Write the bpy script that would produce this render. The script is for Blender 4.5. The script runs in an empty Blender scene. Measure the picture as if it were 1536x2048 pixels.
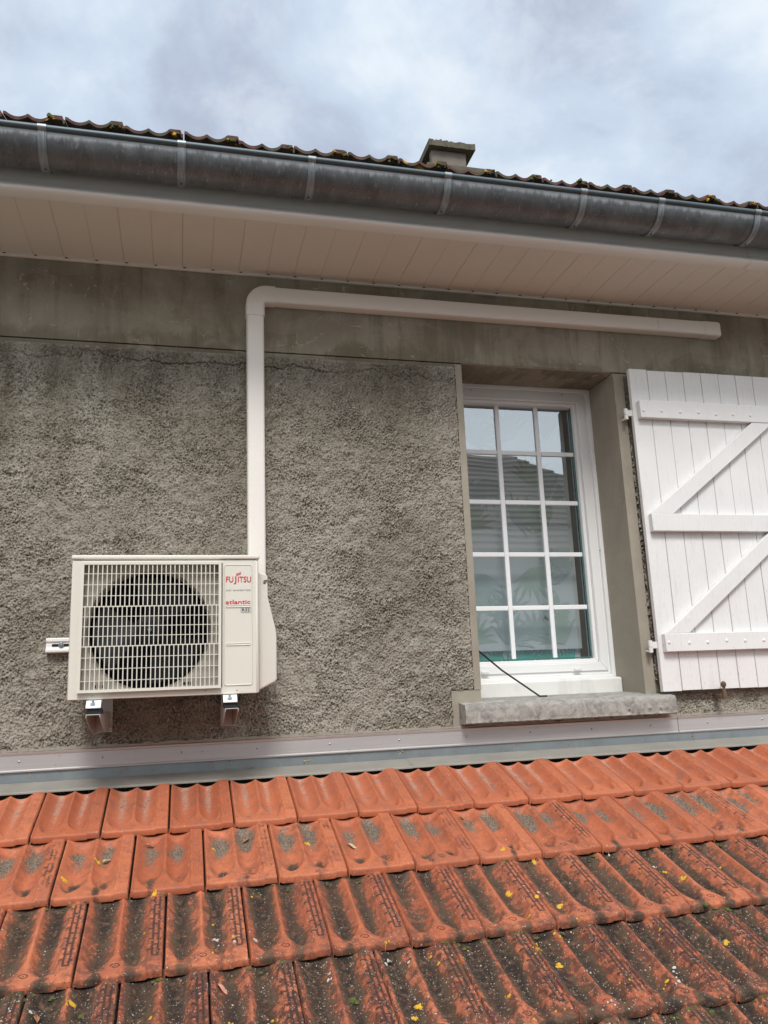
import bpy, math, random
import numpy as np
from math import radians as RAD, sin, cos, pi
from mathutils import Vector, Matrix
random.seed(7)
S = bpy.context.scene
COL = S.collection

# ------------------------------------------------------------------ camera
cam = bpy.data.cameras.new("camera"); cam_o = bpy.data.objects.new("camera", cam); COL.objects.link(cam_o)
F, PI_, YA, RO = 1.61485731, 0.20862505, 0.24858632, -0.03953695
fw = Vector((sin(YA)*cos(PI_), cos(YA)*cos(PI_), sin(PI_)))
r0 = Vector((cos(YA), -sin(YA), 0)); u0 = r0.cross(fw)
rt = r0*cos(RO) + u0*sin(RO); up = -r0*sin(RO) + u0*cos(RO)
cam_o.matrix_world = Matrix(((rt.x, up.x, -fw.x, 0), (rt.y, up.y, -fw.y, 0), (rt.z, up.z, -fw.z, 0), (0, 0, 0, 1)))
cam.sensor_fit = 'VERTICAL'; cam.sensor_height = 24; cam.lens = 24*F*1000/2048
cam.clip_end = 500; cam.clip_start = 0.05
S.camera = cam_o
S.render.resolution_x = 768; S.render.resolution_y = 1024
S.view_settings.view_transform = 'Standard'; S.view_settings.look = 'None'
S.view_settings.exposure = 0.5; S.view_settings.gamma = 1

# ------------------------------------------------------------------ node helpers
class NT:
    def __init__(s, tree): s.t = tree; s.n = tree.nodes; s.l = tree.links
    def new(s, typ, **kw):
        n = s.n.new(typ)
        for k, v in kw.items():
            if k.startswith('_'): setattr(n, k[1:], v)
        for k, v in kw.items():
            if not k.startswith('_'): s.set(n, k, v)
        return n
    def set(s, n, k, v):
        i = n.inputs[int(k[1:])] if (k[0] == 'i' and k[1:].isdigit()) else n.inputs[k.replace('__', ' ')]
        if hasattr(v, 'is_output'): s.l.new(v, i)
        elif isinstance(v, (tuple, list)) and len(v) == 3 and i.type == 'RGBA': i.default_value = (*v, 1)
        else: i.default_value = v
    def math(s, op, a, b=0.0, c=None, clamp=False):
        n = s.n.new('ShaderNodeMath'); n.operation = op; n.use_clamp = clamp
        s.set(n, 'i0', a); s.set(n, 'i1', b)
        if c is not None: s.set(n, 'i2', c)
        return n.outputs[0]
    def mix(s, f, a, b, blend='MIX'):
        n = s.n.new('ShaderNodeMix'); n.data_type = 'RGBA'; n.blend_type = blend
        s.set(n, 'i0', f); s.set(n, 'i6', a); s.set(n, 'i7', b)
        return n.outputs[2]
    def noise(s, vec, scale, detail=4, rough=.55, dist=0.0, out=0):
        n = s.n.new('ShaderNodeTexNoise'); s.l.new(vec, n.inputs['Vector'])
        n.inputs['Scale'].default_value = scale; n.inputs['Detail'].default_value = detail
        n.inputs['Roughness'].default_value = rough; n.inputs['Distortion'].default_value = dist
        return n.outputs[out]
    def step(s, x, lo, hi):
        n = s.n.new('ShaderNodeMapRange'); n.interpolation_type = 'SMOOTHSTEP'
        s.set(n, 'i0', x); s.set(n, 'i1', lo); s.set(n, 'i2', hi)
        return n.outputs[0]
    def pos(s): return s.n.new('ShaderNodeTexCoord').outputs['Object']
    def mapping(s, vec, scale=(1, 1, 1), rot=(0, 0, 0), loc=(0, 0, 0)):
        n = s.n.new('ShaderNodeMapping'); s.l.new(vec, n.inputs[0])
        n.inputs['Scale'].default_value = scale; n.inputs['Rotation'].default_value = rot; n.inputs['Location'].default_value = loc
        return n.outputs[0]
    def vor(s, vec, scale, feature='F1', rnd=1.0):
        n = s.n.new('ShaderNodeTexVoronoi'); n.feature = feature; s.l.new(vec, n.inputs['Vector'])
        n.inputs['Scale'].default_value = scale; n.inputs['Randomness'].default_value = rnd
        return n
    def sep(s, v):
        n = s.n.new('ShaderNodeSeparateXYZ'); s.l.new(v, n.inputs[0]); return n.outputs
    def attr(s, name, out='Vector'):
        n = s.n.new('ShaderNodeAttribute'); n.attribute_name = name; return n.outputs[out]
    def bump(s, h, strength=.5, dist=.002, normal=None):
        n = s.n.new('ShaderNodeBump'); n.inputs['Strength'].default_value = strength; n.inputs['Distance'].default_value = dist
        s.l.new(h, n.inputs['Height'])
        if normal is not None: s.l.new(normal, n.inputs['Normal'])
        return n.outputs[0]

def material(name, fn):
    m = bpy.data.materials.new(name); m.use_nodes = True
    t = NT(m.node_tree); b = m.node_tree.nodes['Principled BSDF']
    fn(t, b)
    return m
def simple(name, col, rough=.5, metal=0.0, var=.12, scale=20, bump=0.0, bscale=200, dirt=0.0, spec=.5):
    def fn(t, b):
        p = t.pos(); n = t.noise(p, scale, 5, .6)
        c = t.mix(n, tuple(x*(1-var) for x in col), tuple(min(1, x*(1+var)) for x in col))
        if dirt:
            d = t.noise(t.mapping(p, (1, 1, .35)), scale*.6, 8, .7)
            c = t.mix(t.math('MULTIPLY', t.step(d, .48, .72), dirt), c, (.16, .13, .10))
        t.set(b, 'Base Color', c); b.inputs['Metallic'].default_value = metal
        b.inputs['Specular IOR Level'].default_value = spec
        t.set(b, 'Roughness', t.math('ADD', t.math('MULTIPLY', n, .15), rough-.07))
        if bump: t.set(b, 'Normal', t.bump(t.noise(p, bscale, 5, .6), .5, bump))
    return material(name, fn)

# ------------------------------------------------------------------ world and sun
SUN_EL, SUN_AZ = RAD(50), RAD(8)          # behind the camera, high, veiled by cloud
w = bpy.data.worlds.new("World"); S.world = w; w.use_nodes = True
t = NT(w.node_tree); bg = w.node_tree.nodes['Background']
sky = t.new('ShaderNodeTexSky', _sky_type='NISHITA', _sun_disc=False, _sun_elevation=SUN_EL, _sun_rotation=RAD(180)+SUN_AZ)
g = w.node_tree.nodes.new('ShaderNodeTexCoord').outputs['Generated']
gz = t.sep(g)
mp = t.mapping(g, (1.0, 1.0, 1.15), (0.25, 0.45, 0.2), (3.1, 0.3, .7))
n1 = t.noise(mp, 3.4, 9, .56, .25)
n2 = t.noise(t.mapping(g, (1, 1, 1.6), (0, .6, 0), (1.2, 4.2, 2.0)), 1.3, 3, .5)
cl = t.math('ADD', t.math('MULTIPLY', n1, .62), t.math('MULTIPLY', n2, .38))
c = t.mix(t.step(cl, .41, .52), (3.45, 3.9, 4.9), (4.5, 5.3, 6.3))
c = t.mix(t.step(cl, .50, .60), c, (6.1, 6.65, 7.2))
fine = t.noise(t.mapping(g, (1, 1, 1.2), (.5, .2, .1)), 8.0, 8, .6, .3)
c = t.mix(t.math('MULTIPLY', t.step(fine, .46, .68), .42), c, (6.1, 6.5, 7.0))
# thicker, brighter deck towards the zenith and the hidden sun
bright = t.math('ADD', 1.0, t.math('MULTIPLY', t.step(gz[2], .66, .98), .7))
bright = t.math('ADD', bright, t.math('MULTIPLY', t.step(t.math('MULTIPLY', gz[1], -1), .0, .8), .75))
c = t.mix(t.step(bright, 1.05, 1.7), c, (5.75, 5.85, 5.95))      # whiter, warmer deck overhead
vm = w.node_tree.nodes.new('ShaderNodeVectorMath'); vm.operation = 'SCALE'
t.l.new(c, vm.inputs[0]); t.l.new(bright, vm.inputs['Scale'])
c = t.mix(.04, vm.outputs[0], sky.outputs[0])
t.l.new(c, bg.inputs['Color']); bg.inputs['Strength'].default_value = 0.1
sl = bpy.data.lights.new("sun", 'SUN'); sl.energy = 1.8; sl.angle = RAD(17); sl.color = (1, .98, .95)
so = bpy.data.objects.new("sun", sl); COL.objects.link(so)
sd = Vector((sin(SUN_AZ)*-1*cos(SUN_EL), -cos(SUN_AZ)*cos(SUN_EL), sin(SUN_EL)))
so.rotation_euler = sd.to_track_quat('Z', 'Y').to_euler(); so.location = (0, -5, 8)

# ------------------------------------------------------------------ mesh helpers
def tag(o, label=None, cat=None, group=None, kind=None):
    if label: o['label'] = label
    if cat: o['category'] = cat
    if group: o['group'] = group
    if kind: o['kind'] = kind
    return o
def empty(name, loc=(0, 0, 0), label=None, cat=None, group=None):
    o = bpy.data.objects.new(name, None); COL.objects.link(o); o.location = loc; o.empty_display_size = .1
    return tag(o, label, cat, group)
class MB:
    def __init__(s): s.v = []; s.f = []; s.m = []
    def add(s, vs, fs, mi=0):
        b = len(s.v); s.v += [tuple(x) for x in vs]; s.f += [tuple(i+b for i in f) for f in fs]; s.m += [mi]*len(fs)
    def box(s, x0, x1, y0, y1, z0, z1, mi=0):
        v = [(x0,y0,z0),(x1,y0,z0),(x1,y1,z0),(x0,y1,z0),(x0,y0,z1),(x1,y0,z1),(x1,y1,z1),(x0,y1,z1)]
        s.add(v, [(0,3,2,1),(4,5,6,7),(0,1,5,4),(1,2,6,5),(2,3,7,6),(3,0,4,7)], mi); return s
    def prism(s, poly, axis, a, b, mi=0):
        """poly: 2-D outline; axis 'x': (y,z), 'y': (x,z), 'z': (x,y); extruded from a to b"""
        def P(p, h): return {'x': (h, p[0], p[1]), 'y': (p[0], h, p[1]), 'z': (p[0], p[1], h)}[axis]
        n = len(poly); vs = [P(p, a) for p in poly] + [P(p, b) for p in poly]
        fs = [tuple(range(n))[::-1], tuple(range(n, 2*n))] + [(i, (i+1) % n, n+(i+1) % n, n+i) for i in range(n)]
        s.add(vs, fs, mi); return s
    def tube(s, pts, r, seg=10, mi=0, cap=True):
        pts = [Vector(p) for p in pts]; rings = []
        rr = r if isinstance(r, (list, tuple)) else [r]*len(pts)
        prev = None
        for i, p in enumerate(pts):
            d = (pts[min(i+1, len(pts)-1)] - pts[max(i-1, 0)]).normalized()
            if prev is None:
                a = Vector((0, 0, 1)) if abs(d.z) < .9 else Vector((1, 0, 0)); x = d.cross(a).normalized()
            else: x = (prev - d*prev.dot(d)).normalized()
            prev = x; y = d.cross(x)
            rings.append([p + (x*cos(2*pi*k/seg) + y*sin(2*pi*k/seg))*rr[i] for k in range(seg)])
        vs = [q for ring in rings for q in ring]; fs = []
        for i in range(len(pts)-1):
            for k in range(seg):
                fs.append((i*seg+k, i*seg+(k+1) % seg, (i+1)*seg+(k+1) % seg, (i+1)*seg+k))
        if cap: fs += [tuple(range(seg))[::-1], tuple(range((len(pts)-1)*seg, len(pts)*seg))]
        s.add(vs, fs, mi); return s
    def sweep(s, prof, axis_pts, mi=0, closed=True):
        """prof (list of (y,z)) carried along X through the values axis_pts"""
        n = len(prof); vs = [(x, p[0], p[1]) for x in axis_pts for p in prof]; fs = []
        for i in range(len(axis_pts)-1):
            for k in range(n if closed else n-1):
                a, b = i*n+k, i*n+(k+1) % n
                fs.append((a, b, b+n, a+n))
        s.add(vs, fs, mi); return s
    def build(s, name, mats, parent=None, bevel=0, smooth=True, angle=35, seg=2):
        me = bpy.data.meshes.new(name); me.from_pydata(s.v, [], s.f)
        for m in (mats if isinstance(mats, (list, tuple)) else [mats]): me.materials.append(m)
        me.polygons.foreach_set('material_index', s.m)
        if smooth:
            me.polygons.foreach_set('use_smooth', [True]*len(s.f)); me.update()
            me.set_sharp_from_angle(angle=RAD(angle))
        o = bpy.data.objects.new(name, me); COL.objects.link(o)
        import bmesh
        bm = bmesh.new(); bm.from_mesh(me); bmesh.ops.recalc_face_normals(bm, faces=bm.faces); bm.to_mesh(me); bm.free()
        if bevel:
            b = o.modifiers.new('bevel', 'BEVEL'); b.width = bevel; b.segments = seg; b.limit_method = 'ANGLE'; b.angle_limit = RAD(40)
        if parent: link(o, parent)
        return o
def link(o, parent):
    o.parent = parent
    q = parent; off = Vector((0, 0, 0))
    while q is not None: off += q.location; q = q.parent
    o.location = o.location - off          # meshes are written in world coordinates
def grid_mesh(name, V, nx, ny, mats, parent=None, keep=None, attrs=None, smooth=True):
    """V: (ny*nx,3) array; keep: boolean (ny-1,nx-1)"""
    i = np.arange((ny-1)*(nx-1)); r_, c_ = i//(nx-1), i % (nx-1)
    a = r_*nx + c_; q = np.stack([a, a+1, a+nx+1, a+nx], 1)
    if keep is not None: q = q[keep.ravel()]
    return np_mesh(name, V, q, mats, parent, attrs, smooth)
def np_mesh(name, V, q, mats, parent=None, attrs=None, smooth=True):
    me = bpy.data.meshes.new(name)
    me.vertices.add(len(V)); me.vertices.foreach_set('co', V.astype(np.float32).ravel())
    me.loops.add(q.size); me.loops.foreach_set('vertex_index', q.astype(np.int32).ravel())
    me.polygons.add(len(q)); me.polygons.foreach_set('loop_start', np.arange(0, q.size, 4, dtype=np.int32))
    try: me.polygons.foreach_set('loop_total', np.full(len(q), 4, np.int32))
    except Exception: pass
    for k, v in (attrs or {}).items():
        at = me.attributes.new(k, 'FLOAT_VECTOR', 'POINT'); at.data.foreach_set('vector', v.astype(np.float32).ravel())
    me.polygons.foreach_set('use_smooth', np.full(len(q), smooth))
    for m in (mats if isinstance(mats, (list, tuple)) else [mats]): me.materials.append(m)
    me.update(calc_edges=True); me.validate()
    o = bpy.data.objects.new(name, me); COL.objects.link(o)
    if parent: link(o, parent)
    return o
def band(ny, nx, dx, lam, seed, width=.45, aniso=1.0):
    rng = np.random.default_rng(seed); a = rng.standard_normal((ny, nx))
    ky = np.fft.fftfreq(ny, dx)[:, None]*aniso; kx = np.fft.rfftfreq(nx, dx)[None, :]
    k = np.sqrt(kx*kx + ky*ky)+1e-9
    f = np.exp(-(np.log(k*lam)/width)**2/2)/k
    h = np.fft.irfft2(np.fft.rfft2(a)*f, s=(ny, nx)); return h/h.std()
def sst(x, a, b):
    t_ = np.clip((x-a)/(b-a), 0, 1); return t_*t_*(3-2*t_)

# ------------------------------------------------------------------ materials
def roughcast_fn(t, b):
    p = t.pos(); a = t.sep(t.attr('hgt'))
    n = t.noise(p, 1.6, 5, .6); n2 = t.noise(p, 60, 6, .7); n3 = t.noise(p, 320, 4, .7)
    c = t.mix(n2, (.25, .222, .176), (.43, .396, .335))
    nbig = t.noise(t.mapping(p, (1, 1, .8)), 2.4, 6, .65, .3)
    c = t.mix(t.math('MULTIPLY', t.step(nbig, .58, .36), .42), c, (.19, .165, .125))
    c = t.mix(t.math('MULTIPLY', t.step(n, .45, .66), .55), c, (.46, .43, .365))
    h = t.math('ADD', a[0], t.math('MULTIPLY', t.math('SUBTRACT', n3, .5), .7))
    c = t.mix(t.step(h, -1.5, .35), t.mix(.70, c, (.085, .068, .048)), c)       # pits darkened in colour, painting the shade between lumps
    c = t.mix(t.math('MULTIPLY', t.step(h, .8, 2.0), .6), c, (.56, .53, .48))  # lump tops lightened in colour, as if catching the light
    st = t.noise(t.mapping(p, (2.6, 1, .5)), 2.2, 5, .6)
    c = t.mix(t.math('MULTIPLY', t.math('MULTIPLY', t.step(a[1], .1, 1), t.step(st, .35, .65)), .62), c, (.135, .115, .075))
    c = t.mix(t.math('MULTIPLY', a[2], .85), c, (.03, .025, .02))
    t.set(b, 'Base Color', c); b.inputs['Roughness'].default_value = .95; b.inputs['Specular IOR Level'].default_value = .2
    nb = t.bump(t.noise(p, 260, 6, .75), .9, .0035); t.set(b, 'Normal', nb)
M_rough = material('roughcast_render', roughcast_fn)
def plaster_fn(t, b):
    p = t.pos()
    n = t.noise(p, 3.5, 7, .65, .4); n2 = t.noise(t.mapping(p, (5, 1, .5)), 3, 6, .65); n3 = t.noise(p, 90, 5, .7)
    c = t.mix(t.step(n, .35, .68), (.185, .158, .108), (.315, .285, .222))
    c = t.mix(t.math('MULTIPLY', t.step(n2, .46, .62), .6), c, (.125, .104, .068))
    nm = t.noise(t.mapping(p, (1.2, 1, 2.2)), 2.2, 5, .6, .8)
    c = t.mix(t.math('MULTIPLY', t.step(nm, .50, .56), .35), c, (.30, .275, .22))
    c = t.mix(t.math('MULTIPLY', n3, .3), c, (.36, .335, .29))
    zz_ = t.sep(p)[2]
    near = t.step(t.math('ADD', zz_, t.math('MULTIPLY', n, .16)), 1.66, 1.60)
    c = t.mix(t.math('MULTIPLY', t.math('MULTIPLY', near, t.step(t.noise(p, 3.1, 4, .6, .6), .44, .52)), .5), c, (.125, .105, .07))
    v = t.vor(t.mapping(p, (1, 1, .75), (0, .4, 0)), 15, 'DISTANCE_TO_EDGE'); 
    pv = t.noise(p, 14, 4, .6, 1.5)
    ed = t.math('LESS_THAN', v.outputs['Distance'], t.math('MULTIPLY', t.step(pv, .50, .78), .035))
    patch = t.step(t.noise(p, 1.7, 3, .5), .42, .56)
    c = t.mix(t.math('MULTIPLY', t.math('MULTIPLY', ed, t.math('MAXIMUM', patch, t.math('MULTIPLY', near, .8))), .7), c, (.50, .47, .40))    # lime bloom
    t.set(b, 'Base Color', c); b.inputs['Roughness'].default_value = .92; b.inputs['Specular IOR Level'].default_value = .2
    t.set(b, 'Normal', t.bump(t.math('ADD', t.noise(p, 9, 6, .7), t.math('MULTIPLY', n3, .25)), .6, .006))
M_plaster = material('cement_render', plaster_fn)
M_reveal = simple('reveal_render', (.32, .29, .235), .93, 0, .22, 7, .003, 60, .35, .2)
def stone_fn(t, b):
    p = t.pos(); n = t.noise(p, 22, 8, .72, .8); n2 = t.noise(p, 6, 5, .6)
    c = t.mix(t.step(n, .3, .7), (.20, .19, .172), (.42, .405, .37))
    c = t.mix(t.step(n2, .5, .7), c, (.33, .315, .285))
    v = t.vor(t.mapping(p, (1, 1, 1.4)), 70); c = t.mix(t.math('MULTIPLY', t.step(v.outputs['Distance'], .2, .05), .3), c, (.6, .58, .54))
    t.set(b, 'Base Color', c); b.inputs['Roughness'].default_value = .9
    t.set(b, 'Normal', t.bump(n, .7, .005))
M_stone = material('rough_stone', stone_fn)
M_conc = simple('weathered_concrete', (.105, .10, .075), .95, 0, .45, 14, .006, 50, .55, .2)
M_pvc = simple('white_window_pvc', (.80, .80, .79), .32, 0, .03, 3)
M_pvcdirty = simple('grubby_window_pvc', (.74, .735, .70), .4, 0, .06, 9, dirt=.25)
M_beige = simple('beige_trunking', (.78, .745, .69), .38, 0, .03, 3)
M_soffit = simple('beige_soffit_pvc', (.74, .68, .60), .5, 0, .06, 2, dirt=.06)
M_fascia = simple('beige_fascia', (.86, .84, .80), .25, 0, .06, 3, dirt=.10)
def zinc_fn(t, b):
    p = t.pos(); n = t.noise(t.mapping(p, (2.2, 1, 1)), 7, 8, .68, .3); n2 = t.noise(t.mapping(p, (3, 1, 1)), 30, 6, .7)
    drip = t.noise(t.mapping(p, (1, .15, .12)), 45, 6, .7)
    c = t.mix(t.math('MULTIPLY', t.step(n, .3, .72), .7), (.12, .128, .135), (.215, .225, .235))
    c = t.mix(t.math('MULTIPLY', t.step(n2, .56, .72), .6), c, (.40, .41, .42))
    c = t.mix(t.math('MULTIPLY', t.step(t.noise(t.mapping(p, (.7, 1, 1.6)), 9, 6, .65), .50, .68), .55), c, (.085, .088, .09)); hz = t.sep(p)[2]
    top = t.step(t.math('ADD', hz, t.math('MULTIPLY', t.math('SUBTRACT', drip, .5), .07)), 1.972, 1.992)
    c = t.mix(t.math('MULTIPLY', top, .75), c, (.40, .42, .44))               # pale oxide bloom under the bead
    v = t.vor(t.mapping(p, (1.3, 1, 1)), 85)
    low = t.step(hz, 1.965, 1.93)
    spot = t.math('MULTIPLY', t.step(v.outputs['Distance'], .26, .12), t.step(t.noise(p, 13, 3, .6), .46, .56))
    c = t.mix(t.math('MULTIPLY', spot, t.math('ADD', .25, t.math('MULTIPLY', low, .55))), c, (.03, .032, .033))
    t.set(b, 'Base Color', c); b.inputs['Metallic'].default_value = .55
    t.set(b, 'Roughness', t.math('ADD', .36, t.math('MULTIPLY', n, .25)))
    t.set(b, 'Normal', t.bump(t.math('ADD', n, t.math('MULTIPLY', n2, .3)), .25, .0015))
M_zinc = material('weathered_zinc', zinc_fn)
M_strap = simple('galvanised_strap', (.28, .31, .33), .42, .6, .35, 40, dirt=.3)
M_bead = simple('zinc_bead', (.09, .12, .135), .5, .5, .3, 18, dirt=.2)
M_zincl = simple('zinc_sheet', (.27, .30, .31), .42, .6, .2, 12, dirt=.25)
M_zincd = simple('dusty_zinc', (.30, .285, .25), .65, .25, .2, 9, dirt=.3)
def alu_fn(t, b):
    p = t.pos(); n = t.noise(t.mapping(p, (.6, 1, 40)), 5, 5, .6)
    t.set(b, 'Base Color', t.mix(n, (.50, .475, .465), (.64, .61, .60))); b.inputs['Metallic'].default_value = .55
    t.set(b, 'Roughness', t.math('ADD', .3, t.math('MULTIPLY', n, .2)))
M_alu = material('aluminium_bar', alu_fn)
M_ac = simple('cream_enamel', (.685, .655, .575), .38, 0, .03, 4)
M_acin = simple('inner_shroud', (.52, .475, .41), .5, 0, .12, 9, dirt=.15)
M_black = simple('black_plastic', (.012, .012, .015), .5, 0, .3, 9)
M_dark = simple('dark_cavity', (.006, .006, .008), .8, 0, .2, 9)
M_coil = simple('coil_fins', (.008, .008, .010), .6, .3, .2, 9)
M_steel = simple('galvanised_steel', (.50, .49, .46), .5, .35, .15, 30)
M_bolt = simple('zinc_plated_bolt', (.45, .52, .58), .25, .9, .2, 60)
M_white = simple('white_powder_coat', (.80, .79, .76), .4, 0, .05, 12)
M_rust = simple('rusty_iron', (.14, .09, .06), .85, .2, .5, 60, .002, 200)
M_red = simple('red_logo', (.60, .012, .03), .4, 0, .02, 3)
M_grey = simple('grey_print', (.10, .11, .12), .4, 0, .02, 3)
def shutter_fn(t, b):
    p = t.pos(); n = t.noise(t.mapping(p, (9, 1, .8)), 9, 8, .7); n2 = t.noise(p, 5, 6, .65); n3 = t.noise(t.mapping(p, (14, 1, 1)), 28, 6, .75)
    c = t.mix(n2, (.69, .68, .665), (.80, .795, .785))
    c = t.mix(t.math('MULTIPLY', t.step(n, .54, .70), .4), c, (.54, .50, .47))
    lowz = t.step(t.sep(p)[2], 1.1, .0)
    c = t.mix(t.math('MULTIPLY', t.step(n3, .58, .66), t.math('ADD', .25, t.math('MULTIPLY', lowz, .5))), c, (.30, .25, .21))
    t.set(b, 'Base Color', c); b.inputs['Roughness'].default_value = .55
    t.set(b, 'Normal', t.bump(t.math('ADD', n, n3), .3, .0015))
M_shut = material('flaking_white_paint', shutter_fn)
def glass_fn(t, b):
    nt = t.t; nt.nodes.remove(b); out = nt.nodes['Material Output']
    lw = t.new('ShaderNodeLayerWeight'); gm = t.new('ShaderNodeNewGeometry'); tr = t.new('ShaderNodeBsdfTransparent', Color=(.965, .99, .985)); gl = t.new('ShaderNodeBsdfGlossy', Roughness=.0, Color=(.84, .93, 1))
    n = t.noise(t.mapping(t.pos(), (1, 1, 1)), 3.0, 1, .4); bn = t.bump(n, .06, .01)
    t.l.new(bn, gl.inputs['Normal'])
    mx = t.new('ShaderNodeMixShader'); 
    fc = t.math('ADD', .34, t.math('MULTIPLY', t.math('POWER', lw.outputs['Facing'], 4.0), .7), clamp=True)
    t.l.new(t.math('MULTIPLY', fc, t.math('SUBTRACT', 1.0, gm.outputs['Backfacing'])), mx.inputs[0])
    t.l.new(tr.outputs[0], mx.inputs[1]); t.l.new(gl.outputs[0], mx.inputs[2]); t.l.new(mx.outputs[0], out.inputs[0])
M_glass = material('window_glass', glass_fn)
M_blind = simple('blind_fabric', (.60, .61, .63), .8, 0, .04, 3)
M_leaf1 = simple('pale_leaf_print', (.40, .47, .40), .8, 0, .25, 12)
M_leaf2 = simple('grey_leaf_print', (.40, .455, .45), .8, 0, .25, 12)
M_leaf3 = simple('vivid_leaf_print', (.02, .42, .32), .8, 0, .6, 14)
M_curt = simple('curtain_cloth', (.66, .72, .72), .8, 0, .05, 3)
M_room = simple('unlit_room_black', (.012, .012, .014), .9, 0, .2, 3)  # near-black walls: the unlit room's darkness is put into their colour
M_ground = simple('gravel_ground', (.16, .15, .12), .95, 0, .4, 3, .02, 30)
M_plain = simple('pale_render', (.42, .40, .36), .92, 0, .15, 2, .004, 60)

def tile_fn(t, b):
    p = t.pos(); mk = t.sep(t.attr('mk')); ax = t.sep(t.attr('aux'))
    na = t.noise(p, 9, 5, .6); nb = t.noise(p, 55, 7, .72); nc = t.noise(p, 230, 5, .75); nd = t.noise(p, 24, 6, .68, .6)
    c = t.mix(ax[0], (.43, .118, .052), (.56, .175, .082))
    c = t.mix(t.math('MULTIPLY', t.step(na, .4, .7), .5), c, (.34, .10, .055))
    c = t.mix(t.math('MULTIPLY', t.step(nc, .52, .72), .25), c, (.70, .30, .18))
    nl = t.noise(p, 4.2, 4, .6)
    big = t.math('MULTIPLY', t.math('SUBTRACT', nl, .5), t.math('ADD', .6, t.math('MULTIPLY', ax[1], 1.15)))
    c = t.mix(t.math('MULTIPLY', t.step(nd, .50, .66), .35), c, (.36, .13, .08))
    c = t.mix(t.math('MULTIPLY', t.math('MULTIPLY', t.step(nb, .52, .68), t.step(na, .42, .6)), .35), c, (.40, .27, .20))
    def ragged(m, k=1.0, lo=.46, hi=.60):
        e = t.math('ADD', t.math('MULTIPLY', t.math('SUBTRACT', nb, .5), 1.25*k), t.math('MULTIPLY', t.math('SUBTRACT', nd, .5), 1.0*k))
        e = t.math('ADD', t.math('ADD', e, big), t.math('MULTIPLY', t.math('SUBTRACT', nc, .5), .5))
        return t.step(t.math('ADD', m, e), lo, hi)
    # thin film of soot over the old rows
    film = t.math('MULTIPLY', t.math('MULTIPLY', ax[1], t.math('ADD', .25, t.math('MULTIPLY', t.step(t.math('ADD', nb, t.math('SUBTRACT', nd, .5)), .35, .65), 1.0))), .85, clamp=True)
    c = t.mix(film, c, (.100, .043, .032))
    # pale dust streaks
    c = t.mix(t.math('MULTIPLY', ragged(mk[2], 1.5, .30, .85), .55), c, t.mix(t.step(nc, .48, .62), (.36, .22, .16), (.62, .55, .48)))
    # grey lichen mats
    gcol = t.mix(t.step(nc, .42, .62), (.055, .043, .032), (.30, .27, .21))
    c = t.mix(t.math('MULTIPLY', ragged(mk[1], 1.3, .22, .60), .55), c, (.23, .095, .06))
    c = t.mix(t.math('MULTIPLY', ragged(mk[1], 1.2, .50, .74), .9), c, gcol)
    # grime: brown film at its ragged rim, olive-brown crust, black core, pale grit on top
    rim = ragged(mk[0], 1.2, .12, .66)
    c = t.mix(t.math('MULTIPLY', rim, .66), c, (.15, .060, .036))
    crust = ragged(mk[0], 1.3, .42, .78)
    ccol = t.mix(t.step(nd, .36, .66), (.036, .024, .018), (.100, .072, .044))
    ccol = t.mix(t.math('MULTIPLY', t.step(nb, .54, .64), .55), ccol, (.21, .085, .05))
    c = t.mix(t.math('MULTIPLY', crust, .92), c, ccol)
    core = t.math('MULTIPLY', ragged(mk[0], 1.7, .80, 1.12), t.step(nb, .60, .42))
    c = t.mix(t.math('MULTIPLY', core, .9), c, (.020, .016, .015))
    c = t.mix(t.math('MULTIPLY', t.math('MULTIPLY', crust, t.step(nc, .58, .68)), .6), c, (.25, .21, .165))
    # comb-like grooves on the side rib and the round mark on the flare
    uv = t.sep(t.attr('tuv')); uu, vv, gs = uv[0], uv[1], uv[2]
    wv_ = t.math('MULTIPLY', t.math('SUBTRACT', nb, .5), .035)
    ud = t.math('ADD', uu, wv_)
    def line(x, c0, wd): return t.step(t.math('ABSOLUTE', t.math('SUBTRACT', x, c0)), wd, wd*.35)
    def between(x, a, b_): return t.math('MULTIPLY', t.math('GREATER_THAN', x, a), t.math('LESS_THAN', x, b_))
    L1 = t.math('MAXIMUM', line(ud, .858, .019), line(ud, .922, .019))
    def cross(ph, a, b_):
        f_ = t.math('FRACT', t.math('ADD', t.math('MULTIPLY', t.math('ADD', vv, t.math('MULTIPLY', ud, .12)), 7.5), ph))
        return t.math('MULTIPLY', t.step(t.math('ABSOLUTE', t.math('SUBTRACT', f_, .5)), .11, .03), between(ud, a, b_))
    G = t.math('MAXIMUM', L1, t.math('MAXIMUM', cross(.0, .79, .862), t.math('MAXIMUM', cross(.5, .862, .918), cross(.0, .918, .955))))
    G = t.math('MULTIPLY', G, between(vv, .15, .95))
    du_ = t.math('MULTIPLY', t.math('SUBTRACT', uu, .445), .22); dv_ = t.math('MULTIPLY', t.math('SUBTRACT', vv, .118), .42)
    rr_ = t.math('SQRT', t.math('ADD', t.math('MULTIPLY', du_, du_), t.math('MULTIPLY', dv_, dv_)))
    sw = t.math('MULTIPLY', t.math('ARCTAN2', dv_, du_), .0009)
    G = t.math('MAXIMUM', G, t.math('MAXIMUM', line(rr_, t.math('ADD', sw, .0095), .0024), t.step(rr_, .003, .0015)))
    gp = t.math('MULTIPLY', G, t.step(t.math('ADD', t.math('MULTIPLY', t.math('SUBTRACT', nd, .5), 1.6), gs), .30, .70))
    c = t.mix(t.math('MULTIPLY', gp, .82), c, (.040, .022, .018))
    # crustose specks
    v = t.vor(p, 75); vc = t.sep(v.outputs['Color'])
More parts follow.
